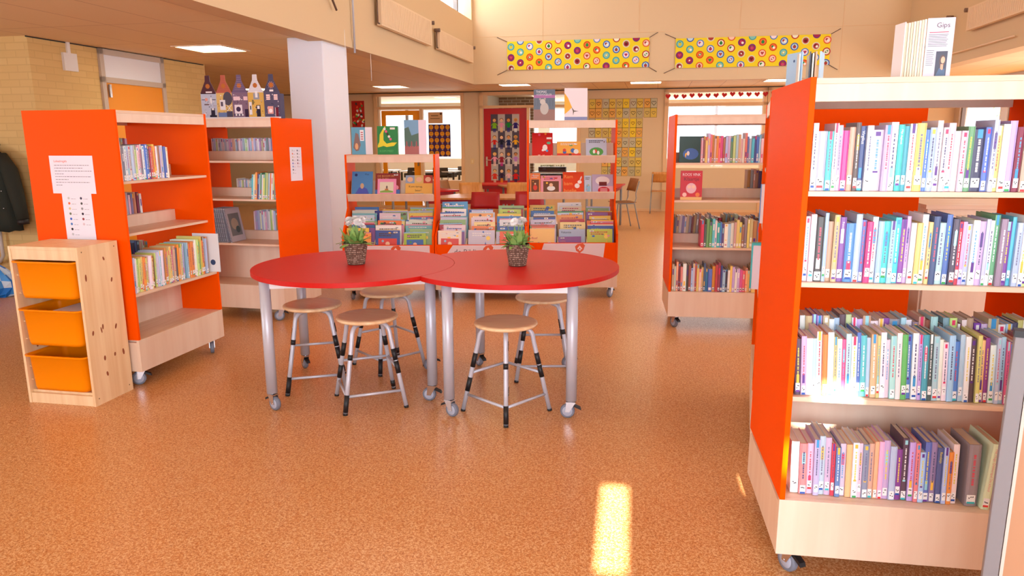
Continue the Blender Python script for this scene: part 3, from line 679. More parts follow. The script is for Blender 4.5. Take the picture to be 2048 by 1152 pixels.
def picture_unit(x, y, H, label, bname, shelves, text=False, tall=True, first=0):
    r = empty('picture_book_trolley', label, 'bookcase', (x, y, 0), -.02, 'picture book trolleys on castors')
    M = T(x, y, 0) @ Rz(-.02)
    BY = .25; DD = .60
    prof = [(0, ZP), (0, .62), (BY, .86), (BY, H), (DD, H), (DD, ZP)] if tall else [(0, ZP), (0, .62), (BY+.05, .72), (DD, .72), (DD, ZP)]
    for x0 in (0, W_-.018): MB().prism(prof, x0, x0+.018, 'x').build('side_panel', 'orange', r, .0015)
    p = MB(); p.box(0, W_, 0, .018, ZB, ZP+.02); p.box(0, W_, DD-.018, DD, ZB, ZP-.001); p.box(0, .018, .018, DD-.018, ZB, ZP-.001); p.box(W_-.018, W_, .018, DD-.018, ZB, ZP-.001); p.box(.018, W_-.018, .018, DD-.018, ZB, ZB+.016)
    p.build('plinth', 'beech', r, .001)
    fb = MB(); fb.box(.0185, W_-.0185, .002, .018, ZP+.021, .535); fb.build('front_board', 'orange', r)
    dc = MB().at(T(0, .0012, 0) @ UP)
    dc.poly([(.10, .345), (.82, .345), (.82, .53), (.17, .53), (.12, .46)] if text else [(.03, .345), (.82, .345), (.82, .53), (.03, .53)] if tall and x < 0 else [(.10, .345), (.72, .345), (.74, .53), (.16, .53)], (236, 222, 232), 0)
    lx = .50
    dc.poly([(lx-.045, .50), (lx-.02, .525), (lx+.03, .53), (lx+.05, .51), (lx+.035, .465), (lx, .435), (lx-.035, .46)], (228, 92, 30), .0004)
    dc.poly([(lx-.025, .478), (lx, .51), (lx+.025, .478), (lx+.012, .472), (lx, .49), (lx-.012, .472)], (250, 235, 235), .0008); dc.disc(lx+.002, .468, .009, (250, 235, 235), .0008)
    if text: dc.text('de Bibliotheek', .18, .445, .05, (90, 80, 90), .0006)
    dc.build('board_print', 'paint', r)
    for k in range(4):
        st = MB(); st.box(.0185, W_-.0185, .02+k*.105, .02+(k+1)*.105-.001, .40+.055*k, .416+.055*k)
        st.box(.0185, W_-.0185, .119+k*.105, .124+k*.105, .417+.055*k, .50+.055*k+(.0)); st.build('bin_step', 'beech_flat', r)
    for c_ in (1, 2):
        dv = MB(); xx = .0185+c_*(W_-.037)/3; dv.prism([(.02, .42), (.02, .53), (.12, .58), (.12, .42)], xx-.004, xx+.004, 'x'); dv.build('divider', 'beech', r)
    if tall:
        MB().box(.018, W_-.018, BY+.004, DD-.004, H-.02, H-.003).build('top_board', 'beech_flat', r)
        MB().box(.018, W_-.018, BY+.004, BY+.022, H-.075, H-.0201).build('top_rail', 'beech', r, .001)
        for z in shelves:
            s_ = MB(); s_.at(T(0, BY-.02, z) @ Rx(-.33)); s_.box(.0185, W_-.0185, 0, .13, -.016, 0); s_.at(T(0, BY-.034, z+.012) @ Rx(.45)); s_.box(.0185, W_-.0185, -.014, 0, -.075, 0); s_.at(T(0, BY-.02, z) @ Rx(-.33))
            s_.box(.0185, W_-.0185, .13, .142, -.016, .18); s_.build('display_shelf', 'beech', r, .001)
    for k in range(4): castor(r, (.07, W_-.05)[k % 2], (.06, DD-.06)[k//2], (.5, 2.5, -1.0, .3)[k])
    # books in the bin steps
    cw = (W_-.037)/3
    for tier in range(3, -1, -1):
        for c_ in range(3):
            nb = rnd.choice([2, 3, 3])
            for q in range(nb):
                bw = rnd.uniform(.20, .255); hh = rnd.uniform(.22, .265)-.010*(nb-1-q)*0+(.02*q)
                bgc = CWK[(first*5+tier*3+c_*4+q*5) % len(CWK)]
                xo = .0185+.004+c_*cw+rnd.uniform(0, max(0, cw-bw-.008)); t_ = .0085
                MM = M @ T(xo, .032+.105*tier+q*.020, .4175+.055*tier) @ Rx(-.16) @ Ry(rnd.uniform(-.022, .022))
                SP = SPECIAL.get((bname, tier, c_, q), {})
                fbook(MM, SP.get('w', bw), SP.get('h', hh), t_, SP.get('c', bgc), SP.get('label') or '%s picture book, %s in the %s stack, %s row, %s' % (CW.get(bgc, 'pale'), ('front', 'second', 'last')[q], ('left', 'middle', 'right')[c_], ('front', 'second', 'third', 'rear')[tier], bname),
                      'picture books in the rows of the '+bname, first*100+tier*9+c_*3+q, SP.get('title'), SP.get('tcol', (40, 40, 70)), SP.get('kind'))
    return M, BY
SPECIAL = {
 ('left picture book trolley', 3, 0, 0): dict(c=(60, 60, 150), title=['SNEEUWBEERS', 'VERRASSING'], tcol=(240, 240, 250), label='dark blue book with the title Sneeuwbeers verrassing in the left trolley', w=.25),
 ('left picture book trolley', 3, 2, 0): dict(c=(200, 215, 215), title=['GA JE MEE'], tcol=(60, 60, 70), label='pale book with the title Ga je mee in the left trolley', w=.24),
 ('left picture book trolley', 0, 0, 0): dict(c=(250, 170, 80), label='orange picture book at the front left of the left trolley', kind=0),
 ('left picture book trolley', 0, 2, 0): dict(c=(170, 205, 60), label='lime green picture book at the front right of the left trolley', kind=1),
 ('left picture book trolley', 1, 0, 0): dict(c=(60, 110, 170), title=['Alles'], tcol=(230, 235, 245), label='blue book with a white title in the second row of the left trolley'),
 ('low middle trolley', 0, 0, 0): dict(c=(245, 232, 215), label='cream book with a mauve picture at the front left of the low trolley', kind=1),
 ('low middle trolley', 0, 1, 0): dict(c=(205, 205, 225), label='pale lilac book with a branch at the front middle of the low trolley', kind=2, w=.25),
 ('low middle trolley', 0, 2, 0): dict(c=(235, 100, 40), label='orange and yellow book at the front right of the low trolley', kind=3, w=.25),
 ('low middle trolley', 3, 0, 2): dict(c=(90, 165, 220), label='tall blue book at the back left of the low trolley', h=.32, w=.25),
 ('right picture book trolley', 0, 0, 0): dict(c=(245, 205, 110), title=['', '', 'Boef'], tcol=(190, 30, 50), label='yellow book with the title Boef in the right trolley'),
 ('right picture book trolley', 0, 1, 0): dict(c=(135, 70, 150), title=['', 'Liefste'], tcol=(230, 120, 60), label='purple book at the front middle of the right trolley', h=.17),
 ('right picture book trolley', 0, 1, 1): dict(c=(170, 190, 220), title=['Vakantie'], label='pale blue book behind the purple one in the right trolley', w=.25),
 ('right picture book trolley', 0, 2, 0): dict(c=(190, 210, 70), label='lime green book with palm trees at the front right of the right trolley', kind=2),
}
M1, BY = picture_unit(-1.588, 6.78, 1.364, 'low picture book trolley at the left, beside the column', 'left picture book trolley', (.985,), first=0)
M2, _ = picture_unit(-.722, 6.78, 1.0, 'low picture book bin between the two taller trolleys', 'low middle trolley', (), text=True, tall=False, first=1)
M3, _ = picture_unit(.145, 6.88, 1.679, 'tall picture book trolley right of centre', 'right picture book trolley', (1.335, .99), first=2)
def shelfM(M, x, z, dx=0): return M @ T(x, BY-.02, z) @ Rx(-.33) @ T(0, .06+dx, .001) @ Rx(-.02)
def standM(M, x, y, z, a=0): return M @ T(x, y, z) @ Rz(a)
def art_max(b, w, h):
    b.rect(0, 0, w, h, (70, 140, 205), 0); b.poly([(w*.1, 0), (w*.9, 0), (w*.75, h*.3), (w*.55, h*.4), (w*.35, h*.35)], (70, 90, 190), .0004); b.disc(w*.5, h*.42, w*.09, (200, 170, 140), .0008, w*.14)
    b.disc(w*.2, h*.86, w*.07, (30, 50, 110), .0008); b.text('Max', w*.62, h*.85, h*.07, (20, 40, 90), .0008)
def art_pink(b, w, h):
    b.rect(0, 0, w, h, (240, 150, 195), 0); b.rect(w*.12, h*.2, w*.86, h*.82, (225, 222, 200), .0004); b.poly([(w*.14, h*.22), (w*.84, h*.22), (w*.84, h*.3), (w*.5, h*.38), (w*.14, h*.3)], (130, 170, 80), .0008)
    b.rect(w*.4, h*.34, w*.58, h*.44, (190, 120, 70), .0010); b.disc(w*.5, h*.52, w*.05, (120, 100, 90), .0012, h*.09)
def art_kom(b, w, h):
    b.rect(0, 0, w, h, (230, 180, 90), 0)
    for k, c in enumerate([(150, 170, 200), (220, 190, 120), (190, 60, 50)]): b.rect(w*k/3, h*.62, w*(k+1)/3, h, c, .0004); b.disc(w*(k+.5)/3, h*.8, w*.11, (235, 190, 160), .0008, h*.12)
    for k, c in enumerate([(180, 50, 60), (110, 160, 200), (220, 190, 120)]): b.rect(w*k/3, 0, w*(k+1)/3, h*.14, c, .0004)
    b.text('Kom terug,', w*.12, h*.42, h*.1, (60, 30, 30), .0006, wmax=w*.8); b.text('beer!', w*.36, h*.24, h*.1, (60, 30, 30), .0006)
fbook(shelfM(M1, .04, .985), .20, .25, .010, (70, 140, 205), 'blue book with a figure on the display shelf of the left trolley', 'display shelf books', 1, art=art_max)
fbook(shelfM(M1, .265, .985, .012), .24, .235, .010, (140, 40, 45), 'dark red book behind the pink one on the left display shelf', 'display shelf books', 2, title=['DE BOOM IN', 'DE TUIN'], tcol=(220, 160, 90))
fbook(shelfM(M1, .29, .985, -.001), .18, .175, .009, (240, 150, 195), 'pink book with a small tree on the left display shelf', 'display shelf books', 3, art=art_pink)
fbook(shelfM(M1, .56, .985), .26, .21, .010, (230, 180, 90), 'yellow book with three heads on the left display shelf', 'display shelf books', 4, art=art_kom)
# on top of the left trolley
def art_paard(b, w, h):
    b.rect(0, 0, w, h, (70, 150, 185), 0); b.poly([(w*.1, h*.25), (w*.3, h*.8), (w*.5, h*.75), (w*.65, h*.35), (w*.5, h*.15), (w*.3, h*.12)], (120, 75, 55), .0004)
    b.disc(w*.35, h*.3, w*.12, (225, 160, 90), .0008, h*.12); b.rect(w*.62, h*.5, w*.9, h*.9, (235, 235, 240), .0006)
    for q in range(4): b.rect(w*.68, h*(.55+q*.08), w*.84, h*(.59+q*.08), (180, 60, 70), .001)
def art_banaan(b, w, h):
    b.rect(0, 0, w, h, (30, 140, 70), 0)
    b.poly([(w*.35, h*.98), (w*.12, h*.7), (w*.1, h*.45), (w*.02, h*.32), (w*.02, h*.24), (w*.3, h*.3), (w*.45, h*.26), (w*.8, h*.3), (w*.95, h*.42), (w*.7, h*.42), (w*.45, h*.38), (w*.3, h*.5), (w*.3, h*.75), (w*.42, h*.98)], (235, 225, 50), .0004)
    for q in range(5): b.disc(w*(.36+.07*q), h*(.9-.09*q), w*.06, ((240, 240, 240), (230, 90, 150), (60, 40, 40))[q % 3], .0008)
    b.text('KOM MEE!', w*.1, h*.08, h*.08, (90, 190, 110), .0008, wmax=w*.8); b.rect(w*.62, h*.88, w*.86, h*.95, (240, 240, 240), .0008)
def art_bos(b, w, h):
    b.rect(0, 0, w, h, (110, 160, 200), 0); b.poly([(0, h*.75), (w*.3, h*.8), (w*.5, h*.55), (w, h*.62), (w, h*.2), (0, h*.2)], (50, 90, 60), .0004)
    b.rect(0, 0, w, h*.24, (165, 70, 50), .0006)
    for q in range(5): b.disc(w*(.15+.17*q), h*.3, w*.05, ((150, 50, 40), (60, 60, 50))[q % 2], .0009, h*.09)
def opened(M, w, h, a, bgc, label, art, back=(235, 228, 240)):
    """book standing half open like a tent, art on the left cover"""
    loc, rot, _ = M.decompose(); e = bpy.data.objects.new('standing_book', None); sc.collection.objects.link(e); e.location = loc; e.rotation_mode = 'QUATERNION'; e.rotation_quaternion = rot
    tag(e, label, 'book', 'books standing open on the trolley tops')
    c = MB(); c.color(bgc)
    c.at(T(0, 0, 0)); c.box(-w, 0, 0, .003, 0, h); c.at(Rz(a)); c.color(back); c.box(0, w*.55, 0, .003, 0, h)
    c.at(T(-w, -.0004, 0) @ UP); art(c, w, h); c.build('cover', 'paint', e)
    p = MB(); p.color((240, 232, 236))
    for q in range(3): p.at(Rz(a*(.4+.2*q)+.25)); p.box(.001, w*.5, .004, .005, .003, h-.004)
    p.build('page', 'paint', e); return e
opened(standM(M1, .19, .33, 1.364, .12), .13, .255, .5, (70, 150, 185), 'blue horse book standing open at the left end of the low trolley top', art_paard)
fbook(standM(M1, .30, .34, 1.364, -.05) @ Rx(-.06), .20, .265, .03, (30, 140, 70), 'green banana book standing on the left trolley', 'books standing on the trolley tops', 12, art=art_banaan)
opened(standM(M1, .70, .33, 1.364, .04), .135, .32, .15, (110, 160, 200), 'tall forest book standing open on the left trolley', art_bos, (238, 214, 232))
def art_thomas(b, w, h):
    b.rect(0, 0, w, h, (95, 110, 130), 0); b.rect(0, h*.72, w, h*.82, (170, 110, 170), .0004); b.rect(0, 0, w, h*.35, (150, 110, 100), .0004)
    b.disc(w*.5, h*.38, w*.2, (190, 185, 180), .0008, h*.2); b.disc(w*.42, h*.6, w*.13, (200, 195, 190), .0010); b.disc(w*.3, h*.68, w*.05, (170, 160, 160), .0012); b.disc(w*.52, h*.69, w*.05, (170, 160, 160), .0012)
    for q in range(7): b.rect(w*(.05+.14*q), h*.45, w*(.06+.14*q), h*.66, (60, 70, 80), .0006)
    b.text('THOMAS', w*.1, h*.88, h*.08, (235, 235, 245), .001, wmax=w*.5); b.text('VOSVOGELER', w*.12, h*.8, h*.06, (225, 225, 240), .001, wmax=w*.76)
def art_geel(b, w, h):
    b.rect(0, 0, w, h, (238, 230, 238), 0); b.poly([(0, h*.85), (w*.15, h*.7), (w*.33, h*.4), (w*.2, h*.3), (0, h*.18)], (240, 180, 30), .0004)
    b.poly([(w*.3, h*.42), (w*.42, h*.3), (w*.62, h*.28), (w*.42, h*.26), (w*.38, h*.14), (w*.37, h*.28)], (90, 70, 50), .0008); b.rect(0, 0, w, h*.1, (130, 140, 190), .0006)
fbook(standM(M3, .065, .34, 1.679, 0) @ Rx(-.08), .205, .29, .014, (95, 110, 130), 'grey photo book with an animal standing on the tall right trolley', 'books standing on the trolley tops', 14, art=art_thomas)
fbook(standM(M3, .36, .34, 1.679, 0) @ Rx(-.08), .22, .30, .012, (238, 230, 238), 'white book with a yellow shape standing on the tall right trolley', 'books standing on the trolley tops', 15, art=art_geel)
# right trolley shelves
def art_tel(b, w, h):
    b.rect(0, 0, w, h, (205, 20, 25), 0); b.disc(w*.62, h*.42, w*.12, (240, 235, 235), .0004, h*.12); b.disc(w*.55, h*.34, w*.1, (240, 240, 240), .0006, h*.05, rot=.6); b.disc(w*.72, h*.3, w*.06, (90, 160, 220), .0008)
    b.disc(w*.8, h*.6, w*.1, (90, 180, 150), .0008, h*.05); b.disc(w*.35, h*.92, w*.06, (230, 90, 130), .0006); b.disc(w*.65, h*.95, w*.05, (240, 150, 40), .0006); b.rect(w*.7, h*.75, w*.95, h*.82, (240, 240, 240), .0006)
    b.text('Telfeest!', w*.28, h*.04, h*.11, (250, 240, 230), .0008, wmax=w*.68)
def art_ram(b, w, h):
    b.rect(0, 0, w, h, (228, 68, 20), 0)
    b.text('Ram', w*.05, h*.72, h*.16, (250, 170, 90), .0004); b.text('bam', w*.05, h*.41, h*.16, (250, 170, 90), .0004); b.text('boelie', w*.05, h*.1, h*.16, (250, 170, 90), .0004, wmax=w*.85)
    b.disc(w*.68, h*.38, w*.12, (245, 240, 240), .0008); b.disc(w*.8, h*.55, w*.1, (245, 240, 240), .001, h*.08); b.disc(w*.86, h*.72, w*.03, (245, 240, 240), .001, h*.1, rot=-.4)
def art_kusjes(b, w, h):
    b.rect(0, 0, w, h, (190, 180, 215), 0); b.disc(w*.5, h*.68, w*.34, (240, 235, 240), .0004, h*.22); b.rect(w*.33, h*.42, w*.7, h*.62, (110, 20, 35), .0006); b.rect(w*.3, 0, w, h*.4, (240, 190, 205), .0005)
    b.disc(w*.55, h*.2, w*.28, (205, 20, 50), .0010, h*.17)
    for q in range(3): b.rect(w*.38, h*(.12+.07*q), w*.72, h*(.145+.07*q), (245, 230, 235), .0014)
fbook(shelfM(M3, .05, 1.335), .20, .26, .02, (205, 20, 25), 'red book with the title Telfeest on the upper shelf of the right trolley', 'display shelf books', 21, art=art_tel)
fbook(shelfM(M3, .29, 1.335), .23, .17, .010, (245, 180, 80), 'orange oblong book with children on the upper shelf of the right trolley', 'display shelf books', 22, kind=0)
fbook(shelfM(M3, .57, 1.335), .20, .20, .010, (190, 200, 225), 'pale blue book with animals on the upper shelf of the right trolley', 'display shelf books', 23, kind=3)
fbook(shelfM(M3, .03, .99), .10, .215, .010, (240, 150, 90), 'narrow orange book at the left end of the lower right trolley shelf', 'display shelf books', 24, kind=1)
fbook(shelfM(M3, .135, .99, -.002), .20, .19, .010, (240, 160, 180), 'pink framed book with a blue picture on the lower right trolley shelf', 'display shelf books', 25, kind=1)
fbook(shelfM(M3, .35, .99, -.002), .205, .225, .012, (228, 68, 20), 'orange book with the title Ram bam boelie on the right trolley', 'display shelf books', 26, art=art_ram)
fbook(shelfM(M3, .56, .99, .004), .07, .19, .008, (200, 215, 240), 'narrow pale blue book next to the Ram bam boelie book', 'display shelf books', 27, kind=3)
fbook(shelfM(M3, .635, .99, -.002), .205, .20, .012, (190, 180, 215), 'lilac book with a red mouth shape on the right trolley', 'display shelf books', 28, art=art_kusjes)
# C : face-out items
MC = CM('C')
def art_roos(b, w, h):
    b.rect(0, 0, w, h, (205, 40, 55), 0); b.text('ROOS VINK', w*.08, h*.82, h*.1, (250, 235, 240), .0006, wmax=w*.84); b.text('Klaartje', w*.15, h*.66, h*.12, (80, 20, 40), .0006, wmax=w*.7)
    b.disc(w*.5, h*.4, w*.24, (235, 190, 200), .0004, h*.18); b.disc(w*.4, h*.45, w*.08, (245, 205, 180), .0008); b.disc(w*.6, h*.45, w*.08, (245, 205, 180), .0008)
    b.rect(0, 0, w, h*.1, (235, 190, 120), .0004); b.disc(w*.2, h*.18, w*.1, (245, 200, 190), .0008); b.disc(w*.8, h*.18, w*.1, (235, 130, 60), .0008)
fbook(MC @ T(.065, .05, 1.0305) @ Rx(-.05), .165, .225, .014, (205, 40, 55), 'red book with the name Roos Vink facing out on the middle right bookcase', 'books facing out on the middle right bookcase', 41, art=art_roos)
fbook(MC @ T(.05, .10, 1.3165) @ Rx(-.02), .175, .20, .02, (20, 70, 60), 'dark green book facing out on the top shelf of the middle right bookcase', 'books facing out on the middle right bookcase', 42, kind=9, title=['', '', '', ''])
fbook(CM('A') @ T(.826, .165, .5865) @ Rz(-PI/2), .20, .272, .008, (240, 244, 250), 'large white and blue picture book at the right end of the lower left shelf', 'books facing out on the left bookcase', 43, kind=9, art=lambda b, w, h: (b.rect(0, 0, w, h, (244, 246, 250), 0), b.rect(w*.1, h*.1, w*.5, h*.75, (90, 170, 230), .0004), b.disc(w*.75, h*.25, w*.1, (60, 80, 120), .0006), b.rect(0, 0, w*.4, h*.07, (230, 60, 60), .0006)))
# thick book on the bottom shelf of D
MD = CM('D')
book(MD, .592, .3064, .045, .036, .215, .15, 'S', 2, '%s thick hardback just left of the tall book on the bottom shelf', None, -.02)
book(MD, .636, .3062, .03, .024, .228, .17, 'w', 2, '%s tall book at the right end of the bottom shelf', None, .06, ('Het Hugo Dekkerspel De school', (230, 150, 150), .008))
# on top of D
def tall_book():
    M = MD @ T(.286, .10, 1.679); loc, rot, _ = M.decompose()
    e = bpy.data.objects.new('standing_book', None); sc.collection.objects.link(e); e.location = loc; e.rotation_mode = 'QUATERNION'; e.rotation_quaternion = rot
    tag(e, 'tall white book standing fanned open on top of the large right bookcase', 'book')
    w, h = .074, .172
    c = MB(); c.color((214, 204, 222)); c.at(T(.060, 0, 0) @ Rz(-.12)); c.box(0, w, 0, .003, 0, h); c.at(T(.060, 0, 0) @ Rz(-.12) @ T(0, -.0005, 0) @ UP)
    c.text('Gips', w*.33, h*.84, h*.085, (80, 40, 60), .0003); c.rect(w*.1, h*.755, w*.8, h*.768, (190, 50, 70), .0003)
    for q in range(8): c.rect(w*.08, h*(.72-.028*q), w*(.8-.03*(q % 3)), h*(.728-.028*q), (84, 76, 96), .0003)
    for q in range(8): c.rect(w*.06, h*(.45-.035*q), w*(.34-.03*(q % 2)), h*(.458-.035*q), (84, 76, 96), .0003)
    px, py = w*.42, h*.02
    c.rect(px, py, px+w*.42, py+h*.42, (38, 34, 60), .0005); c.disc(px+w*.25, py+h*.26, w*.115, (70, 34, 24), .0008, h*.1); c.disc(px+w*.27, py+h*.27, w*.075, (225, 165, 130), .0011, h*.06)
    c.rect(px+w*.2, py+h*.1, px+w*.3, py+h*.2, (215, 150, 115), .0010); c.poly([(px+w*.04, py), (px+w*.4, py), (px+w*.36, py+h*.13), (px+w*.26, py+h*.1), (px+w*.16, py+h*.14)], (50, 80, 120), .0013)
    c.at(Matrix.Identity(4)); c.color((245, 240, 245)); c.at(T(.0, .0, 0) @ Rz(.12)); c.box(-.003, 0, 0, .065, 0, h*.95); c.build('cover', 'paint', e)
    for q in range(8):
        p = MB().at(T(.001+.0072*q, .004-.0006*q, 0) @ Rz(.10-.03*q)); p.color((232, 220, 196) if q % 2 else (214, 198, 172)); p.box(0, .0062, 0, .062, .001, h*(.93+.008*q)); p.build('page_section', 'paint', e)
tall_book()
for q, (x, a, c) in enumerate([(.03, .1, 'w'), (.045, .55, 'L'), (.085, -.3, 'K'), (.102, 0, 'w'), (.118, 0, 'E'), (.14, -.5, 'L')]):
    M = MD @ T(x*.62+.03, .42, 1.679) @ Rz(a*.7); loc, rot, _ = M.decompose()
    b = MB(); b.color(COL[c][0]); b.box(0, .005, 0, .09, 0, .118 if c != 'w' else .112)
    if c == 'L': b.at(T(-.0005, 0, 0) @ Rz(-PI/2) @ UP); b.disc(-.045, .09, .005, (60, 90, 140), .0003)
    o = b.build('booklet', 'paint'); o.location = loc; o.rotation_mode = 'QUATERNION'; o.rotation_quaternion = rot
    tag(o, '%s thin booklet, %s from the left on top of the large right bookcase' % (COL[c][1], nth(q+1)), 'booklet', 'thin booklets on the large right bookcase')

b = MB(); b.color((250, 180, 40)); b.box(0, .13, 0, .002, 0, .045); MM = CM('A') @ T(.03, .30, 1.55); o = b.build('shelf_card', 'paint'); o.matrix_world = MM; tag(o, 'yellow card at the top of the left bookcase', 'card')
# ------------------------------------------------------------------ sheets taped to the bookcases
def sheet(M, w, h, label, art):
    loc, rot, _ = M.decompose(); b = MB(); b.color((240, 236, 250)); b.box(0, w, 0, .0008, 0, h); b.at(T(0, -.0003, 0) @ UP); art(b, w, h)
    o = b.build('paper_sheet', 'matt_paint'); o.location = loc; o.rotation_mode = 'QUATERNION'; o.rotation_quaternion = rot; return tag(o, label, 'paper')
def lines(b, x0, x1, ys, c, seed=1, hh=.003):
    r = random.Random(seed)
    for y in ys:
        x = x0
        while x < x1: l = r.uniform(.006, .02); b.rect(x, y, min(x+l, x1), y+hh, c, .0003); x += l+.004
def art_rules(b, w, h):
    b.text('Lokaalregels', w*.1, h*.83, h*.06, (225, 90, 70), .0003, wmax=w*.6); ys = [h*(.74-.075*k) for k in range(8)]
    for k, y in enumerate(ys): lines(b, w*.1, w*(.9, .75, .95, .3, .93, .4, .88, .25)[k], [y], (120, 110, 130), k)
def art_icons(b, w, h):
    cs = [(200, 200, 200), (60, 60, 90), (230, 110, 60), (90, 90, 90), (220, 200, 150), (150, 150, 160), (110, 120, 100), (50, 40, 60), (60, 100, 200), (150, 60, 70), (80, 130, 200), (220, 200, 210), (40, 40, 50), (200, 200, 210)]
    k = 0
    for rr in range(8):
        for cc in range(2):
            if rr > 5 and cc: continue
            b.disc(w*(.22+.42*cc), h*(.9-.095*rr), .008, cs[k % 14], .0003, .008, 8); lines(b, w*(.3+.42*cc), w*(.45+.42*cc), [h*(.885-.095*rr)], (140, 135, 150), k, .002); k += 1
# side of case A (local x = 0 plane), facing outward
MA = CM('A') @ Rz(-PI/2)          # local x -> along -depth, faces outward
MAo = CM('A') @ T(-.0015, D_, 0) @ Rz(-PI/2)
sheet(MAo @ T(.155, 0, 1.195), .30, .222, 'white sheet of class rules taped on the left bookcase side', art_rules)
sheet(MAo @ T(.215, -.0015, .875), .205, .325, 'white sheet with small icons hanging below the rules sheet', art_icons)
MBo = CM('B') @ T(W_+.0015, 0, 0) @ Rz(PI/2)
sheet(MBo @ T(.225, 0, 1.165) @ Ry(.02), .19, .28, 'small white sheet with icons on the side of the bookcase with houses', art_icons)

# ------------------------------------------------------------------ cardboard houses
HN = ['pale blue fronted cardboard house, leftmost in the row', 'orange roofed cardboard house with a tree', 'purple brick cardboard house in the middle of the row', 'yellow cardboard house with a white gable', 'dark slate cardboard house with pink windows, rightmost in the row']
HC = [((190, 198, 220), (90, 50, 60)), ((222, 188, 116), (196, 104, 84)), ((130, 105, 130), (120, 100, 135)), ((215, 175, 90), (225, 222, 230)), ((85, 82, 110), (85, 82, 110))]
for i in range(5):
    M = CM('B') @ T(.175+i*.142, .075+.004*i, H_-.003) @ Rz(.10); loc, rot, _ = M.decompose()
    e = bpy.data.objects.new('cardboard_house', None); sc.collection.objects.link(e); e.location = loc; e.rotation_mode = 'QUATERNION'; e.rotation_quaternion = rot
    tag(e, HN[i], 'cardboard house', 'cardboard canal houses on the bookcase')
    w, h1, h2 = .136, .205, .345
    wall, roof = HC[i]; g = MB(); g.color(wall)
    g.box(0, w, .002, .075, 0, h1-.01)
    gable = [(0, 0), (w, 0), (w, h1), (w*.82, h1+.05), (w*.66, h1+.095), (w*.64, h2), (w*.36, h2), (w*.34, h1+.095), (w*.18, h1+.05), (0, h1)]
    hole = [(w*.5+.017*math.cos(2*PI*k/12), h1+.055+.02*math.sin(2*PI*k/12)) for k in range(12)]
    g.prism(gable, 0, .002, 'y'); g.build('front', 'matt_paint', e)
    d = MB().at(T(0, -.0004, 0) @ UP)
    d.rect(0, 0, w, .012, (240, 236, 244), 0)
    up = [(0, h1)]+[(w, h1), (w*.82, h1+.05), (w*.66, h1+.095), (w*.64, h2), (w*.36, h2), (w*.34, h1+.095), (w*.18, h1+.05)]
    d.poly(up, roof, .0002)
    hr = random.Random(i+3); dk = tuple(int(c*.72) for c in roof)
    for q in range(26):
        zz = h1+.006+q*.0052; ww = .5-(.12 if zz > h1+.095 else .5*(zz-h1)/.095*.68 if False else (.18*(zz-h1)/.05 if zz < h1+.05 else .18+.16*(zz-h1-.05)/.045))
        ww = min(.5, max(.13, .5-(.18*(zz-h1)/.05 if zz < h1+.05 else .18+.16*(zz-h1-.05)/.045))) if zz < h1+.095 else .13
        d.rect(w*(.5-ww), zz, w*(.5+ww), zz+.0014, dk if i != 3 else (190, 186, 200), .0003)
    for q in range(26):
        xx, yy = hr.uniform(.03, .9), hr.uniform(.02, .19); c_ = hr.choice([(235, 232, 240), (60, 52, 72), tuple(int(c*.7) for c in wall), (170, 160, 180)])
        d.rect(w*xx, yy, w*(xx+hr.uniform(.02, .08)), yy+hr.uniform(.002, .010), c_, .0004)
    d.disc(w*.5, h1+.055, .019, (190, 110, 50), .0005)
    if i == 4:
        for k in range(10): d.disc(w*.5+.024*math.cos(.63*k), h1+.055+.024*math.sin(.63*k), .003, (240, 190, 180), .0006)
        d.rect(w*.38, h1+.005, w*.62, h1+.02, (240, 235, 240), .0006)
        for xx in (.15, .62):
            for r_ in range(3): d.rect(w*xx, .145+r_*.015, w*(xx+.24), .157+r_*.015, (250, 215, 215), .0006)
        d.rect(w*.2, .035, w*.55, .095, (225, 165, 160), .0006); d.disc(w*.38, .06, .016, (245, 235, 240), .001); d.rect(w*.7, .014, w*.86, .085, (110, 30, 50), .0006); d.rect(w*.66, .014, w*.69, .085, (235, 210, 210), .0006)
    elif i == 3:
        d.rect(w*.35, h1-.055, w*.72, h1-.005, (150, 155, 170), .0006); d.rect(w*.47, h1-.04, w*.62, h1+.01, (235, 235, 240), .0009); d.rect(w*.5, .014, w*.75, .105, (40, 36, 55), .0006); d.rect(w*.55, .075, w*.7, .1, (235, 235, 240), .0009)
        d.rect(w*.04, .03, w*.22, .13, (225, 225, 235), .0006); d.rect(w*.1, .07, w*.17, .1, (50, 50, 60), .0009); d.rect(w*.25, .11, w*.36, .145, (120, 110, 70), .0006)
    elif i == 2:
        for xx in (.08, .72): d.rect(w*xx, .145, w*(xx+.42 if xx < .5 else .98), .175, (235, 205, 215), .0006)
        d.rect(w*.12, .04, w*.6, .11, (235, 225, 238), .0006); d.disc(w*.36, .075, .02, (70, 50, 85), .0009); d.rect(w*.76, .014, w*.98, .075, (55, 35, 65), .0006)
        for q in range(6): d.disc(w*(.1+.1*q), .03, .008, ((90, 80, 110), (235, 235, 240))[q % 2], .001)
        for q in range(7): d.rect(w*.38-q*.004, h2-.02-q*.016, w*.62+q*.004, h2-.018-q*.016, (160, 145, 170), .0006)
    elif i == 1:
        d.disc(w*.72, .16, .04, (85, 80, 95), .0006, .055); d.rect(w*.2, .07, w*.55, .15, (230, 230, 238), .0007); d.rect(w*.26, .1, w*.4, .135, (90, 80, 100), .0009); d.rect(w*.05, .014, w*.6, .05, (110, 130, 180), .0006)
        d.rect(w*.6, .014, w*.98, .06, (80, 75, 100), .0006); d.poly([(w*.62, .06), (w*.66, .06), (w*.96, .11), (w*.92, .11)], (235, 235, 240), .0009); d.poly([(w*.92, .06), (w*.96, .06), (w*.66, .11), (w*.62, .11)], (235, 235, 240), .0009)
    else:
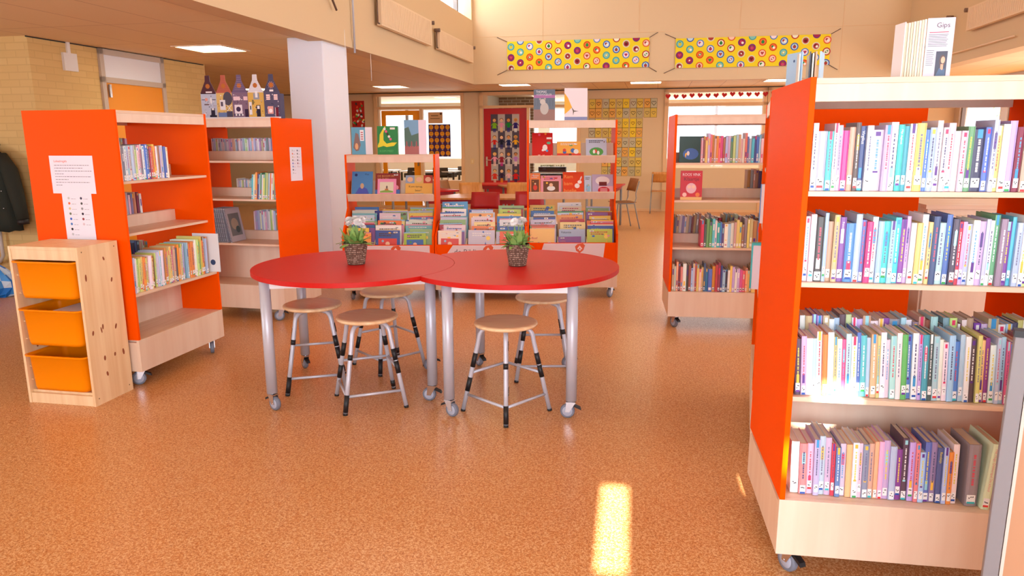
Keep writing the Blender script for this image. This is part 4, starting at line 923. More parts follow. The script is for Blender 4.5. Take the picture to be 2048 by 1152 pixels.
        d.rect(w*.02, h1-.006, w*.98, h1, (60, 40, 50), .0006); d.rect(w*.05, .15, w*.3, .156, (90, 80, 100), .0006); d.rect(w*.6, .15, w*.95, .156, (90, 80, 100), .0006); d.rect(w*.2, .11, w*.5, .12, (110, 90, 100), .0006)
        d.disc(w*.35, .155, .013, (230, 160, 150), .0007); d.disc(w*.65, .145, .009, (235, 235, 240), .0007, .025); d.rect(w*.5, .014, w*.95, .03, (35, 32, 55), .0006); d.rect(w*.6, .03, w*.85, .085, (40, 36, 60), .0006); d.rect(w*.65, .07, w*.8, .085, (230, 230, 235), .0009); d.poly([(w*.1, .03), (w*.3, .03), (w*.2, .055)], (235, 235, 245), .0008)
        d.rect(w*.35, h1+.002, w*.75, h1+.014, (240, 230, 235), .0006)
    d.build('front_print', 'matt_paint', e)

# ------------------------------------------------------------------ pine unit with bins
TP = (-2.835, 4.07); ta = math.atan2(3.985-4.07, -2.395+2.835); TW = .446; TDp = .312; THh = .925
tr_ = empty('storage_unit', 'knotty pine storage frame with three orange bins', 'storage unit', (*TP, 0), ta)
def knots(b, w, h, seed, n):
    r = random.Random(seed)
    for k in range(n): b.disc(w*r.uniform(.12, .88), h*r.uniform(.05, .95), r.uniform(.005, .009), (150, 84, 56), .0002, r.uniform(.012, .022), 10, r.uniform(-.4, .4))
for s_ in (0, 1):
    x0 = 0 if s_ == 0 else TW-.016
    k = MB(); k.box(x0, x0+.016, 0, TDp, 0, THh); k.mi = 1; k.at((T(TW+.0003, 0, 0) @ Rz(PI/2) @ UP) if s_ else (T(.0163, 0, 0) @ Rz(PI/2) @ UP)); knots(k, TDp, THh, 15+s_, 11 if s_ else 6)
    if s_:
        for yy in (.03, TDp-.03):
            for zz in (.04, THh-.03): k.disc(yy, zz, .004, (120, 90, 60), .0002)
    k.build('side_panel', ['pine', 'matt_paint'], tr_)
    rails = MB()
    for z in (.76, .655, .49, .385, .22, .14, .84):
        xx = .016 if s_ == 0 else TW-.016-.012
        rails.box(xx, xx+.012, .02, TDp-.02, z-.006, z)
    rails.build('bin_runner', 'pine', tr_)
MB().box(.0162, TW-.0162, 0, TDp-.0, THh-.018, THh).build('top_board', 'pine', tr_, .001)
MB().box(.0162, TW-.0162, .002, .02, THh-.075, THh-.0182).build('top_rail', 'pine', tr_, .001)
b = MB(); b.box(.0162, TW-.0162, .004, .022, .0, .06); b.box(.0162, TW-.0162, .022, TDp-.002, .06, .075); b.build('bottom_rail', 'pine', tr_, .001)
MB().box(.0162, TW-.0162, TDp-.01, TDp-.002, .08, THh-.02).build('back_panel', 'pine', tr_)
def storage_bin(z, label):
    e = empty('storage_bin', label, 'bin', Vector((*TP, 0)) + Rz(ta) @ Vector((0, -.012, z)), ta, 'orange plastic bins in the pine frame')
    w = TW-.062; x0 = .031; d = .285; h = .213; tp = .020
    def ring(i, z_): return [(x0+i, i), (x0+w-i, i), (x0+w-i, d-i), (x0+i, d-i)]
    def rr(a, b_, c, dd, r, z_):
        pts = []
        for cx, cy, a0 in ((b_-r, a+r if False else c+r, -PI/2), (b_-r, dd-r, 0), (a+r, dd-r, PI/2), (a+r, c+r, PI)):
            for k in range(5): t = a0+PI/2*k/4; pts.append((cx+r*math.cos(t), cy+r*math.sin(t), z_))
        return pts
    lv = [rr(x0+tp, x0+w-tp, tp*.6, d-tp, .03, .0), rr(x0+tp*.75, x0+w-tp*.75, tp*.4, d-tp*.75, .032, .02), rr(x0+.004, x0+w-.004, .004, d-.004, .03, h-.012),
          rr(x0, x0+w, 0, d, .03, h-.01), rr(x0-.012, x0+w+.012, -.014, d+.0, .035, h-.008), rr(x0-.013, x0+w+.013, -.015, d+.001, .035, h), rr(x0-.004, x0+w+.004, -.004, d-.004, .03, h), rr(x0+.006, x0+w-.006, .006, d-.008, .028, h-.012), rr(x0+tp+.003, x0+w-tp-.003, tp*.6+.003, d-tp-.003, .028, .004)]
    n = 20; b = MB(); vs = sum(lv[:4], []); fs = [(i*n+k, i*n+(k+1) % n, (i+1)*n+(k+1) % n, (i+1)*n+k) for i in range(3) for k in range(n)]+[tuple(range(n))[::-1]]
    b.add(vs, fs, True); vs = lv[7]+lv[8]; b.add(vs, [((k+1) % n, k, n+k, n+(k+1) % n) for k in range(n)]+[tuple(range(n, 2*n))], True); b.build('bin_body', 'bin_plastic', e)
    b = MB(); vs = sum(lv[3:8], []); b.add(vs, [(i*n+k, i*n+(k+1) % n, (i+1)*n+(k+1) % n, (i+1)*n+k) for i in range(4) for k in range(n)], False); b.build('rim', 'bin_plastic', e)
    return e
storage_bin(.630, 'orange plastic bin at the top of the pine frame')
storage_bin(.354, 'orange plastic bin in the middle of the pine frame holding paper')
storage_bin(.084, 'orange plastic bin at the bottom of the pine frame')
b = MB(); b.color((238, 236, 240)); b.box(.20, .37, .04, .25, .545, .552)
tag(b.build('paper_stack', 'paint', loc=(*TP, 0), rot=ta), 'white paper lying in the middle orange bin', 'paper')

# ------------------------------------------------------------------ tables
def table(name_label, cx, cy, r, zt, legs, notch=None):
    e = empty('round_table', name_label, 'table', (cx, cy, 0), 0, 'red round tables')
    pts = []; n = 128
    for k in range(n):
        a = 2*PI*k/n; p = (r*math.cos(a), r*math.sin(a))
        if notch:
            d = math.hypot(p[0]-notch[0], p[1]-notch[1])
            if d < notch[2]: continue
        pts.append((a, p))
    if notch:
        nx, ny, nr = notch
        # start the outline just after the notch
        seq = [p for a, p in pts if a <= PI] ; seq2 = [p for a, p in pts if a > PI]
        upper, lower = seq[-1], seq2[0]
        a1 = math.atan2(upper[1]-ny, upper[0]-nx); a2 = math.atan2(lower[1]-ny, lower[0]-nx)
        arc = [(nx+nr*math.cos(a1+(a2-a1)*k/30), ny+nr*math.sin(a1+(a2-a1)*k/30)) for k in range(1, 30)]
        out = seq + arc + seq2
    else: out = [p for a, p in pts]
    b = MB(); b.prism(out, zt-.027, zt, 'z'); b.build('tabletop', 'red_top', e, .0015)
    fr_ = MB(); L = [Vector((x, y, zt-.05)) for x, y in legs]; order = [0, 1, 3, 2]
    for i in range(4):
        p, q = L[order[i]], L[order[(i+1) % 4]]; d = (q-p).normalized(); nrm = Vector((-d.y, d.x, 0))*.012
        fr_.add([p-nrm+Vector((0, 0, -.02)), p+nrm+Vector((0, 0, -.02)), q+nrm+Vector((0, 0, -.02)), q-nrm+Vector((0, 0, -.02)), p-nrm+Vector((0, 0, .022)), p+nrm+Vector((0, 0, .022)), q+nrm+Vector((0, 0, .022)), q-nrm+Vector((0, 0, .022))],
                [(0, 1, 2, 3), (7, 6, 5, 4), (0, 4, 5, 1), (1, 5, 6, 2), (2, 6, 7, 3), (3, 7, 4, 0)])
    fr_.build('apron_frame', 'white', e)
    for i, (x, y) in enumerate(legs):
        MB().tube([(x, y, .10), (x, y, zt-.028)], .030, 24).build('leg', 'silver', e)
        castor(e, x, y, (-2.2, 1.4, .6, 2.0)[i], r=.04, h=.1)
table('left red round table, a full circle', -.942, 4.32, .594, .77, [(-.42, -.38), (.475, -.25), (-.44, .37), (.41, .34)])
table('right red round table, notched where it meets the other', .006, 4.28, .625, .77, [(-.355, -.45), (.315, -.49), (-.22, .45), (.38, .42)], (-.948, .04, .596))

# stools
def stool(x, y, rot, label):
    e = empty('stool', label, 'stool', (x, y, 0), rot, 'wooden stools with grey tube legs')
    s_ = MB(); s_.lathe([(.001, .497), (.150, .497), (.170, .500), (.176, .508), (.174, .516), (.160, .521), (.13, .518), (.001, .515)], 48); s_.build('seat', 'ply', e)
    zs = {}
    def P(k, z):     # point on leg k at height z
        a = PI/2*k; t = (z-.0)/.42; rr = .245-(.245-.150)*t; return Vector((rr*math.cos(a), rr*math.sin(a), z))
    for k in range(4):
        a = PI/2*k; pts = [P(k, .008), P(k, .2), P(k, .40)]
        for q in range(1, 6):
            t = q/5*PI/2; pts.append(Vector(((.150-.045*(1-math.cos(t)))*math.cos(a), (.150-.045*(1-math.cos(t)))*math.sin(a), .42+.06*math.sin(t))))
        pts.append(Vector((.03*math.cos(a), .03*math.sin(a), .486)))
        MB().tube(pts, .0125, 14).build('leg', 'silver', e)
        MB().tube([P(k, 0), P(k, .012)], .0138, 12).build('foot_cap', 'black', e)
        for (z0, z1) in ([(.20, .27), (.275, .34)], [(.06, .02), (.30, .36)], [(.12, .20), (.26, .34)], [(.015, .11), (.30, .33)])[k]: MB().tube([P(k, z0), P(k, z1)], .0142, 12).build('rubber_sleeve', 'black', e)
    for k, z in ((2, .10), (3, .10), (0, .225), (1, .225)):
        MB().tube([P(k, z), P((k+1) % 4, z)], .008, 10).build('stretcher', 'silver', e)
    return e
stool(-.035, 3.90, 0.0, 'wooden stool in front of the right red table')
stool(-.83, 4.06, -.42, 'front wooden stool under the left red table')
stool(-1.225, 4.37, -.52, 'wooden stool at the left edge of the left red table')
stool(-.835, 4.76, -.08, 'wooden stool at the back of the left red table')
stool(.197, 4.56, .785, 'wooden stool behind the right red table')

# plants
def plant(x, y, label, seed, zt=.77):
    r = random.Random(seed); e = empty('flower_pot', label, 'plant', (x, y, zt), seed)
    p = MB(); prof = []; rows = 22; col = []
    for i in range(rows+1): t = i/rows; prof.append((.050+.021*t, .001+.128*t))
    def wob(i, k): return (.03 if i % 2 else -.02)+.02*math.sin((k*3+i*7)*.56) if 0 < i < rows else 0
    base = len(p.f); p.color((95, 70, 58)); p.lathe(prof, 56, True, wob)
    for q in range(base, len(p.f)):
        i, k = divmod(q-base, 56); c = r.choice([(124, 96, 80), (150, 122, 104), (176, 150, 132), (108, 82, 68)]) if i % 2 else (92, 68, 56); p.c[q] = lin(c)
    p.color((60, 42, 34)); p.lathe([(.071, .129), (.066, .131), (.062, .125), (.058, .10)], 40); p.lathe([(.05, .001), (.001, .001)], 40); p.build('woven_pot', 'matt_paint', e)
    MB().lathe([(.062, .112), (.03, .118), (.001, .12)], 20).build('soil', 'soil', e)
    lf = MB()
    for q in range(70):
        a = r.uniform(0, 2*PI); L = r.uniform(.07, .125); out = r.uniform(.15, 1.3); w = r.uniform(.010, .019)
        b0 = Vector((r.uniform(0, .045)*math.cos(a), r.uniform(0, .045)*math.sin(a), .115)); d = Vector((math.cos(a)*math.sin(out), math.sin(a)*math.sin(out), math.cos(out)))
        sd = Vector((-math.sin(a), math.cos(a), 0)); vs = []; n = 5
        for i in range(n+1):
            t = i/n; c = b0+d*L*t+Vector((0, 0, -.03*t*t*out)); ww = w*math.sin(PI*min(.96, .12+t*.86)); vs += [c-sd*ww+Vector((0, 0, .003)), c, c+sd*ww+Vector((0, 0, .003))]
        lf.add(vs, [(3*i+j, 3*i+j+1, 3*i+j+4, 3*i+j+3) for i in range(n) for j in (0, 1)], True)
    lf.build('foliage', 'leaf', e)
    for q in range(9):
        a = r.uniform(0, 2*PI); rad = r.uniform(.02, .075); h = r.uniform(.225, .272); hd = Vector((rad*math.cos(a), rad*math.sin(a), h))
        MB().tube([(hd.x*.3, hd.y*.3, .115), (hd.x*.7, hd.y*.7, .18), tuple(hd)], .0018, 6).build('stem', 'leaf', e)
        f = MB().at(T(*hd) @ Matrix.Rotation(r.uniform(.2, 1.0), 4, Vector((-math.sin(a), math.cos(a), 0))))
        R = r.uniform(.022, .032)
        for ly in range(3):
            m = 18-4*ly
            for k in range(m):
                t = 2*PI*k/m+ly*.2; c, s2 = math.cos(t), math.sin(t); rr = R*(1-.25*ly); wv = .0038; z0 = .002+.003*ly
                f.add([(c*.002, s2*.002, z0), (c*rr*.6-s2*wv, s2*rr*.6+c*wv, z0+.004+.003*ly), (c*rr, s2*rr, z0+.003+.004*ly), (c*rr*.6+s2*wv, s2*rr*.6-c*wv, z0+.004+.003*ly)], [(0, 1, 2, 3)], True)
        f.build('flower_head', 'petal', e)
plant(-.934, 4.33, 'white daisies in a woven pot on the left red table', 3)
plant(.033, 4.25, 'white daisies in a woven pot on the right red table', 8)

# ------------------------------------------------------------------ far hall: tables and chairs
def chair(x, y, rot, mat, label, sz=1.0):
    e = empty('school_chair', label, 'chair', (x, y, 0), rot, 'school chairs with steel tube legs')
    def curved(w0, w1, y0, y1, z0, z1, bow, th):
        b = MB(); n = 6; m_ = 4; vs = []
        for s2 in (0, 1):
            for i in range(m_+1):
                for k in range(n+1):
                    t = k/n*2-1; u = i/m_; ww = w0+(w1-w0)*u
                    vs.append((t*ww/2, y0+(y1-y0)*u+bow*(t*t)+(th if s2 else 0), z0+(z1-z0)*u))
        q = (n+1)*(m_+1); fs = []
        for i in range(m_):
            for k in range(n):
                a = i*(n+1)+k; fs += [(a, a+1, a+n+2, a+n+1), (q+a+n+1, q+a+n+2, q+a+1, q+a)]
        rim = [k for k in range(n+1)]+[i*(n+1)+n for i in range(1, m_+1)]+[m_*(n+1)+k for k in range(n-1, -1, -1)]+[i*(n+1) for i in range(m_-1, 0, -1)]
        for a, c in zip(rim, rim[1:]+rim[:1]): fs.append((c, a, q+a, q+c))
        b.add(vs, fs, True); return b
    curved(.38, .36, .17, .23, .63, .84, -.03, .010).build('backrest', mat, e)
    s_ = MB(); s_.prism([(-.19, -.19), (.19, -.19), (.20, .12), (.16, .19), (-.16, .19), (-.20, .12)], .44, .452, 'z'); s_.build('seat', mat, e, .003)
    for sx_ in (-1, 1):
        MB().tube([(sx_*.20, -.19, 0), (sx_*.18, -.15, .43)], .011, 8).build('leg', 'grey_steel', e)
        MB().tube([(sx_*.20, .24, 0), (sx_*.185, .14, .43)], .011, 8).build('leg', 'grey_steel', e)
        MB().tube([(sx_*.18, -.15, .43), (sx_*.185, .14, .43), (sx_*.185, .17, .52), (sx_*.175, .165, .60), (sx_*.165, .225, .80)], .010, 8).build('back_tube', 'grey_steel', e)
    return e
def P(px, d): return ((px-1024)/1460.33*d)      # lateral place of a thing at distance d
def htable(x, y, rot, mat, label, w=1.3, dd=.65):
    e = empty('school_table', label, 'table', (x, y, 0), rot, 'trapezoid school tables')
    b = MB(); b.prism([(-w/2, -dd/2), (w/2, -dd/2), (w/4, dd/2), (-w/4, dd/2)], .70, .725, 'z'); b.build('tabletop', mat, e, .003)
    for lx, ly in ((-w/2+.12, -dd/2+.06), (w/2-.12, -dd/2+.06), (w/4-.05, dd/2-.06), (-w/4+.05, dd/2-.06)):
        MB().tube([(lx, ly, .0), (lx, ly, .70)], .02, 10).build('leg', 'grey_steel', e)
    a = MB(); a.box(-w/2+.12, w/2-.12, -dd/2+.05, -dd/2+.07, .64, .70); a.box(-w/4+.05, w/4-.05, dd/2-.07, dd/2-.05, .64, .70); a.build('apron_frame', 'red_plastic', e)
htable(P(1000, 13.4), 13.2, -.2, 'red_top', 'red topped school table in front of the red door')
htable(P(1060, 13.2), 12.45, PI-.2, 'chair_ply', 'wood topped school table joined to the red topped one')
htable(P(970, 10.6), 10.3, -.1, 'chair_ply', 'wood topped school table behind the low trolley', 1.7, .8)
htable(P(850, 11.9), 11.7, .2, 'red_top', 'red school table left of the wood chairs', 1.2, .6)
htable(P(1205, 12.6), 12.5, 1.3, 'red_top', 'red topped school table by the heart drawings', 1.2, .6)
def f3(a): return -TH+a
chair(P(948, 11.4), 11.35, .25, 'chair_ply', 'wooden school chair left of the red table end, back to the viewer')
chair(P(1036, 11.4), 11.3, -.1+PI*0, 'chair_ply', 'wooden school chair behind the tall trolley upright', 1)
chair(P(908, 12.0), 12.2, 1.2, 'brown_seat', 'wooden school chair turned sideways by the classroom window')
chair(P(968, 9.2), 9.2, PI+PI-.1, 'red_plastic', 'red school chair directly behind the low trolley')
chair(P(1065, 9.2), 9.3, .15, 'red_plastic', 'red school chair behind the tall right trolley')
chair(P(1247, 12.4), 12.5, -1.35, 'brown_seat', 'wooden school chair right of the tall trolley, seen from the side')
chair(P(1322, 15.0), 15.1, f3(PI*1.0), 'chair_ply', 'light wooden school chair against the far wall', 1)
for o in [o for o in sc.objects if o.name.startswith('school_chair')]: pass

# classroom furniture
def cdesk(u, v, label, mat='grey_steel', w=1.4):
    e = empty('classroom_desk', label, 'desk', xy(u, v, 0), -TH, 'classroom desks')
    MB().box(-w/2, w/2, -.3, .3, .73, .755).build('desktop', 'white', e)
    b = MB(); 
    for a in (-w/2+.05, w/2-.05):
        for c in (-.27, .27): b.box(a-.02, a+.02, c-.02, c+.02, 0, .729)
    b.build('desk_frame', mat, e); b = MB(); b.box(-w/2+.1, w/2-.1, -.25, .25, .60, .70); b.build('drawer_tray', 'black', e)
cdesk(-5.4, 17.4, 'white classroom desk behind the orange door', 'black'); cdesk(-4.9, 18.6, 'white classroom desk under the emoji poster'); cdesk(-2.2, 17.2, 'grey classroom desk with flowers beside the red door', 'grey_steel', 1.2)
cdesk(1.2, 17.6, 'white classroom desk behind the garland window'); cdesk(-7.1, 17.8, 'white classroom desk at the left of the left classroom', 'black')
for q, (u, v, lab) in enumerate([(-5.7, 16.9, 'dark chair behind the orange door'), (-5.0, 16.9, 'dark chair behind the classroom window'), (-4.6, 17.9, 'dark chair at the right of the left classroom')]):
    p = xy(u, v); chair(p.x, p.y, -TH+.3*q, 'black', lab)
b = MB(); b.color((60, 60, 60)); b.box(-.3, .3, -.08, .08, .0, .10); b.build
pb = xy(-2.35, 17.1, .757)
fbx = empty('flower_box', 'dark flower box on the grey classroom desk', 'plant', pb, -TH)
MB().box(-.32, .32, -.08, .08, 0, .11).build('planter', 'black', fbx)
lf = MB()
for q in range(60):
    x = rnd.uniform(-.3, .3); y = rnd.uniform(-.06, .06); a = rnd.uniform(0, 6.28); lf.add([(x, y, .11), (x+.02*math.cos(a), y+.02*math.sin(a), .16), (x+.03*math.cos(a+.6), y+.03*math.sin(a+.6), .14)], [(0, 1, 2)])
lf.build('foliage', 'tree_leaf', fbx)
# things on the far wall
def wallthing(name, u, z, w, h, label, cat, art, group=None, v=FV-.003, base=(240, 236, 228), mat='matt_paint', th=.002):
    b = MB(); b.color(base); b.box(0, w, 0, th, 0, h); b.at(T(0, -.0004, 0) @ UP); art(b, w, h)
    return tag(b.build(name, mat, loc=xy(u, v-th, z), rot=-TH), label, cat, group)
def heart(b, cx, cy, r, c, z=.0006, line=True):
    pts = []
    for k in range(24):
        t = 2*PI*k/24; pts.append((cx+r*.95*(math.sin(t)**3), cy+r*(.8125*math.cos(t)-.3125*math.cos(2*t)-.125*math.cos(3*t)-.0625*math.cos(4*t))))
    if not line: return b.poly(pts, c, z)
    for i in range(24):
        p, q = Vector(pts[i]), Vector(pts[(i+1) % 24]); d = (q-p); 
        if d.length < 1e-5: continue
        n = Vector((-d.y, d.x)).normalized()*.0045; b.poly([tuple(p-n), tuple(q-n), tuple(q+n), tuple(p+n)], c, z)
def art_hearts(seed):
    def f(b, w, h):
        r = random.Random(seed); b.rect(0, 0, w, h, (40, 36, 30), 0)
        for i in range(2):
            for j in range(2):
                c = r.choice([(226, 196, 90), (214, 190, 110), (196, 190, 160), (232, 176, 90), (240, 208, 60), (190, 180, 140)]); b.rect(w*i/2+.004, h*j/2+.004, w*(i+1)/2-.004, h*(j+1)/2-.004, c, .0003)
                heart(b, w*(i+.5)/2, h*(j+.5)/2-.0, .045*r.uniform(.8, 1.1), r.choice([(60, 50, 40), (110, 60, 40), (120, 110, 80)]), .0007)
    return f
colu = [(-1.52, 0), (-1.12, 1), (-.845, 2), (-.56, 3), (-.28, 4)]
GR = {0: [0, 1, 2, 3, 4], 1: [0, 1, 2, 3], 2: [1, 2, 3], 3: [1, 2, 3]}
rn = ('top', 'second', 'third', 'bottom'); cn = ('leftmost', 'second', 'middle', 'fourth', 'rightmost')
for rr_, cs in GR.items():
    for c_ in cs:
        wallthing('heart_drawing', -1.40+.283*c_, 1.93-.40*rr_, .265, .385, 'sheet of four heart drawings, %s in the %s row on the far wall' % (cn[c_], rn[rr_]), 'drawing', art_hearts(rr_*7+c_), 'heart drawings on the far wall')
def art_poster(b, w, h):
    r = random.Random(4); b.rect(0, 0, w, h, (190, 40, 30), 0)
    for k in range(60): b.disc(w*r.uniform(.08, .92), h*r.uniform(.05, .95), .022, r.choice([(240, 220, 120), (60, 60, 60), (70, 150, 70), (235, 235, 235), (230, 90, 60), (40, 40, 40)]), .0004+.00002*k, .03, 9, r.uniform(0, 3))
wallthing('poster', -6.68, 1.15, .30, 1.2, 'tall red poster full of small figures right of the column', 'poster', art_poster)
def art_switch(b, w, h): b.rect(w*.3, h*.25, w*.7, h*.75, (235, 215, 170), .001)
wallthing('light_switch', -3.97, .97, .085, .12, 'beige light switch left of the red door', 'switch', art_switch, base=(225, 195, 140), mat='paint', th=.012)
def art_emoji(b, w, h):
    b.rect(0, 0, w, h, (70, 40, 80), 0)
    for i in range(4):
        for j in range(5): b.disc(w*(i+.5)/4, h*(j+.55)/5, w*.1, (225, 150, 40), .0004); b.rect(w*(i+.34)/4, h*(j+.06)/5, w*(i+.66)/4, h*(j+.13)/5, (220, 200, 210), .0004); b.disc(w*(i+.42)/4, h*(j+.65)/5, .006, (70, 40, 30), .0007, n=6); b.disc(w*(i+.58)/4, h*(j+.65)/5, .006, (70, 40, 30), .0007, n=6)
wallthing('poster', -4.93, 1.13, .50, .70, 'dark purple poster with rows of round yellow faces on the classroom window', 'poster', art_emoji, v=FV+.055)
wallthing('poster', -4.93, 1.85, .33, .24, 'small tan card above the poster with yellow faces', 'poster', lambda b, w, h: (b.rect(w*.2, h*.65, w*.7, h*.72, (110, 80, 50), .0004), b.rect(w*.15, h*.4, w*.8, h*.46, (110, 80, 50), .0004), b.disc(w*.88, h*.85, .025, (90, 60, 40), .0004)), v=FV+.055, base=(214, 168, 120))
# paper dolls on the red door
skin = [(240, 190, 130), (245, 205, 170), (225, 160, 100), (200, 140, 90)]
bodyc = [(130, 190, 40), (235, 150, 190), (30, 140, 50), (50, 30, 110), (215, 40, 30), (30, 30, 50), (30, 40, 90), (240, 180, 40), (245, 160, 190), (150, 40, 60), (210, 200, 200), (190, 130, 210), (220, 60, 40), (60, 40, 70), (240, 190, 200), (215, 30, 30)]
legc = [(40, 50, 120), (245, 200, 150), (40, 50, 130), (240, 240, 240), (40, 50, 120), (40, 40, 110), (30, 40, 100), (30, 40, 90), (245, 205, 190), (210, 40, 140), (210, 200, 200), (240, 215, 220), (230, 200, 180), (235, 150, 40), (100, 100, 160), (40, 30, 90)]
bk = MB().at(T(0, -.0005, 0) @ UP); bk.rect(.155, .62, .78, 2.03, (190, 180, 176), 0)
r_ = random.Random(2)
for i in range(4):
    for j in range(4):
        if (i+j) % 2: bk.rect(.155+.156*i, .62+.3525*j, .155+.156*(i+1), .62+.3525*(j+1), (84, 76, 92), .0004)
o = bk.build('backing_paper', 'matt_paint'); o.parent = rd
for j in range(4):
    for i in range(4):
        k = j*4+i; x, y = .165+.155*i+.07, 1.90-.36*j; b = MB().at(T(0, -.004-.0005*((i+j) % 2), 0) @ UP); sk = skin[k % 4]
        b.rect(x-.025, y-.25, x-.004, y-.14, legc[k], 0); b.rect(x+.004, y-.25, x+.025, y-.14, legc[k], 0)
        b.poly([(x-.03, y-.15), (x+.03, y-.15), (x+.028, y-.05), (x-.028, y-.05)] if k % 3 else [(x-.05, y-.17), (x+.05, y-.17), (x+.025, y-.05), (x-.025, y-.05)], bodyc[k], .0003)
        b.poly([(x-.025, y-.05), (x-.075, y-.10), (x-.07, y-.115), (x-.025, y-.08)], bodyc[k], .0003); b.poly([(x+.025, y-.05), (x+.025, y-.08), (x+.07, y-.115), (x+.075, y-.10)], bodyc[k], .0003)
        b.disc(x, y+.01, .042, r_.choice([(120, 70, 30), (230, 180, 70), (60, 40, 30)]), .0004, .036); b.disc(x, y, .034, sk, .0007); b.disc(x-.012, y+.006, .004, (50, 30, 30), .001, n=6); b.disc(x+.012, y+.006, .004, (50, 30, 30), .001, n=6); b.rect(x-.012, y-.017, x+.012, y-.012, (190, 50, 40), .001)
        o = b.build('paper_doll', 'matt_paint'); o.parent = rd
# heart garland
gl_ = empty('heart_garland', 'garland of red paper hearts above the right classroom window', 'garland', xy(.15, FV-.06, 2.40), -TH)
g = MB(); g.tube([(-.02, 0, .02), (.5, 0, -.0), (1.0, 0, .02), (1.5, 0, .03), (2.6, 0, .02)], .003, 6); g.build('string', 'white', gl_)
for k in range(14):
    b = MB().at(T(.06+k*.158, -.004, (-.055, -.062, -.06, -.045, -.045, -.05, -.05, -.045, -.03, -.035, -.04, -.04, -.04, -.03)[k]+.0) @ Ry(rnd.uniform(-.2, .2)) @ UP)
    heart(b, 0, 0, .055, (196, 44, 48), 0, False); heart(b, 0, 0, .055, (196, 44, 48), -.003, False); b.build('paper_heart', 'matt_paint', gl_)

# ------------------------------------------------------------------ coat, bag and pipe at the left
def coat():
    p = xy(-6.53, 6.28, 0); e = empty('winter_coat', 'dark green coat hanging on the yellow brick wall', 'coat', (p.x, p.y, 0), -TH)
    b = MB(); rings = []
    for z, w, d, dx in ((1.44, .05, .04, 0), (1.41, .12, .07, .0), (1.36, .18, .09, .0), (1.28, .21, .10, .01), (1.15, .22, .11, .02), (1.0, .225, .115, .02), (.85, .235, .12, .02), (.72, .245, .12, .03), (.62, .25, .12, .03), (.615, .22, .09, .03)):
        rings.append([(dx+w*math.cos(2*PI*k/32)*(1+.03*math.sin(k*2.3+z*9)), -.02+d*math.sin(2*PI*k/32)*(1+.12*math.sin(k*1.9+z*5)), z+.008*math.sin(k*1.3)) for k in range(32)])
    vs = sum(rings, []); b.add(vs, [(i*32+(k+1) % 32, i*32+k, (i+1)*32+k, (i+1)*32+(k+1) % 32) for i in range(len(rings)-1) for k in range(32)], True); b.build('coat_body', 'cloth_dark', e)
    for sx_ in (-1, 1):
        MB().tube([(sx_*.15, -.02, 1.36), (sx_*.24, -.03, 1.22), (sx_*.30, -.05, 1.02), (sx_*.335, -.06, .86), (sx_*.35, -.06, .74)], [.06, .075, .07, .06, .055], 16).build('sleeve', 'cloth_dark', e)
        MB().tube([(sx_*.35, -.06, .74), (sx_*.352, -.06, .69)], [.055, .05], 16).build('cuff', 'black', e)
    MB().lathe([(.001, 1.46), (.07, 1.44), (.11, 1.38), (.12, 1.33)], 20).build('hood', 'black', e)
    for z in (1.2, 1.02, .85):
        MB().at(T(.20, -.115, z)).lathe([(.001, .006), (.008, .004), (.008, 0)], 8).build('snap_button', 'chrome', e)
coat()
hk = MB(); p = xy(-6.53, 6.40, 1.47); hk.tube([(0, .02, 0), (0, -.06, 0), (0, -.08, .03)], .008, 8); tag(hk.build('coat_hook', 'chrome', loc=p, rot=-TH), 'metal coat hook above the dark coat', 'hook')
pp = MB(); pp.tube([xy(-6.75, 6.36, .02), xy(-6.75, 6.36, .2), xy(-6.75, 6.36, .75)], .018, 10); pp.tube([xy(-6.62, 6.36, .75), xy(-6.62, 6.36, .34), xy(-6.66, 6.36, .28), xy(-6.75, 6.36, .26)], .018, 10)
tag(pp.build('heating_pipe', 'pipe'), 'white bent heating pipe below the dark coat', 'pipe')
bg_ = MB(); bp_ = random.Random(5); rings = []
for i, (z, r0) in enumerate([(0, .20), (.03, .24), (.09, .235), (.16, .20), (.22, .15), (.27, .10), (.31, .05), (.33, .015)]):
    rings.append([((r0*(1+.16*math.sin(k*2.1+i)+bp_.uniform(-.06, .06)))*math.cos(2*PI*k/26)*1.1, (r0*.6*(1+.16*math.cos(k*1.7+i*1.3)))*math.sin(2*PI*k/26), z+bp_.uniform(-.008, .008)*(i > 0)) for k in range(26)])
vs = sum(rings, []); fs = [(i*26+k, i*26+(k+1) % 26, (i+1)*26+(k+1) % 26, (i+1)*26+k) for i in range(7) for k in range(26)]
bg_.add(vs, fs, False); bg_.add(rings[0], [tuple(range(26))[::-1]])
for q in range(len(bg_.c)): bg_.c[q] = lin(bp_.choice([(20, 120, 215), (20, 120, 215), (60, 150, 230), (200, 220, 240), (10, 90, 190)]))
p = xy(-6.38, 5.98, 0.001); tag(bg_.build('plastic_bag', 'paint', loc=p, rot=.2), 'crumpled blue plastic bag on the floor at the left edge', 'bag')

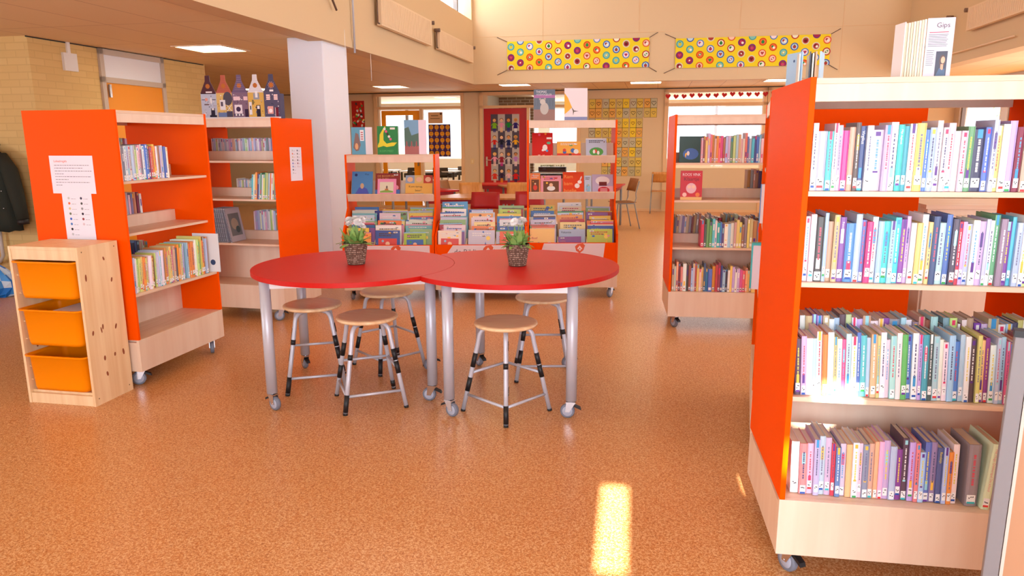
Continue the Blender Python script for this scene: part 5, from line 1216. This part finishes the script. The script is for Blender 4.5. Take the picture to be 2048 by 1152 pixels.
# ------------------------------------------------------------------ right foreground: metal framed board, low cabinets behind the big bookcase
fb = empty('framed_board', 'grey metal framed wooden board at the bottom right corner', 'board', (1.155, 1.62, 0), -.5)
f = MB(); f.box(0, .032, 0, .03, .02, 1.05); f.build('post', 'grey_frame', fb, .002)
f = MB(); f.box(.034, .041, .004, .026, .02, 1.02); f.build('edge_strip', 'light_frame', fb)
MB().box(.041, .80, .008, .022, .06, 1.0).build('panel', 'board_panel', fb)
f = MB(); f.box(.034, .8, 0, .03, .985, 1.04); f.build('top_rail', 'grey_frame', fb, .002)
MB().box(-.002, .034, -.002, .032, 1.05, 1.065).build('corner_cap', 'black', fb)
f = MB(); f.box(-.01, .04, -.12, .15, 0, .02); f.box(.76, .8, -.12, .15, 0, .02); f.build('foot', 'grey_frame', fb)
cb_ = empty('low_cabinet', 'low brown cabinet glimpsed between the shelves of the large right bookcase', 'cabinet', (2.02, 3.55, 0), -.16)
MB().box(0, .66, 0, .4, .05, 1.16).build('cabinet_body', 'beech', cb_, .003); MB().box(-.01, .67, -.01, .41, 1.16, 1.18).build('cabinet_top', 'beech_flat', cb_)
MB().box(.02, .64, .02, .38, 0, .05).build('base', 'black', cb_)
for x_ in (.01, .335):
    dd_ = MB(); dd_.box(x_, x_+.315, -.018, -.001, .08, 1.13); dd_.build('door', 'beech', cb_, .002)
lc = empty('display_case', 'orange sided low display case at the far right behind the large bookcase', 'bookcase', (2.76, 3.45, 0), -.2)
for x0 in (0, .84): MB().box(x0, x0+.02, 0, .5, .1, 1.40).build('side_panel', 'orange', lc)
for z in (.1, .5, .9, 1.38): MB().box(.021, .839, .01, .49, z, z+.018).build('shelf', 'beech_flat', lc)
MB().box(.02, .84, .0, .5, .0, .099).build('plinth', 'beech', lc)

# trees outside the right windows
def tree(u, v, label, seed):
    r = random.Random(seed); e = empty('tree', label, 'tree', xy(u, v, -.1), 0)
    MB().tube([(0, 0, 0), (.05, 0, 1.2), (0, .1, 2.4), (.1, 0, 3.4)], [.12, .1, .07, .04], 10).build('trunk', 'bark', e)
    lf = MB()
    for q in range(1400):
        a, b_, rr = r.uniform(0, 6.28), r.uniform(-1, 1), r.uniform(.4, 1.3); s_ = math.sqrt(1-b_*b_); c = Vector((rr*s_*math.cos(a)*1.2, rr*s_*math.sin(a)*1.2, 2.4+rr*b_)); d = Vector((r.uniform(-1, 1), r.uniform(-1, 1), r.uniform(-1, 1))).normalized()*.08; f2 = d.orthogonal().normalized()*.03
        lf.add([c-d, c+f2, c+d, c-f2], [(0, 1, 2, 3)])
    lf.build('crown', 'tree_leaf', e)
tree(8.5, 9.5, 'leafy tree outside the right windows, nearer one', 1); tree(8.6, 17.5, 'leafy tree outside the right windows, farther one', 2)
struct(MB().box(5.9, 40, -4, 30, -.3, -.12), 'ground', 'asphalt', 'pale ground outside the right windows', 'ground')
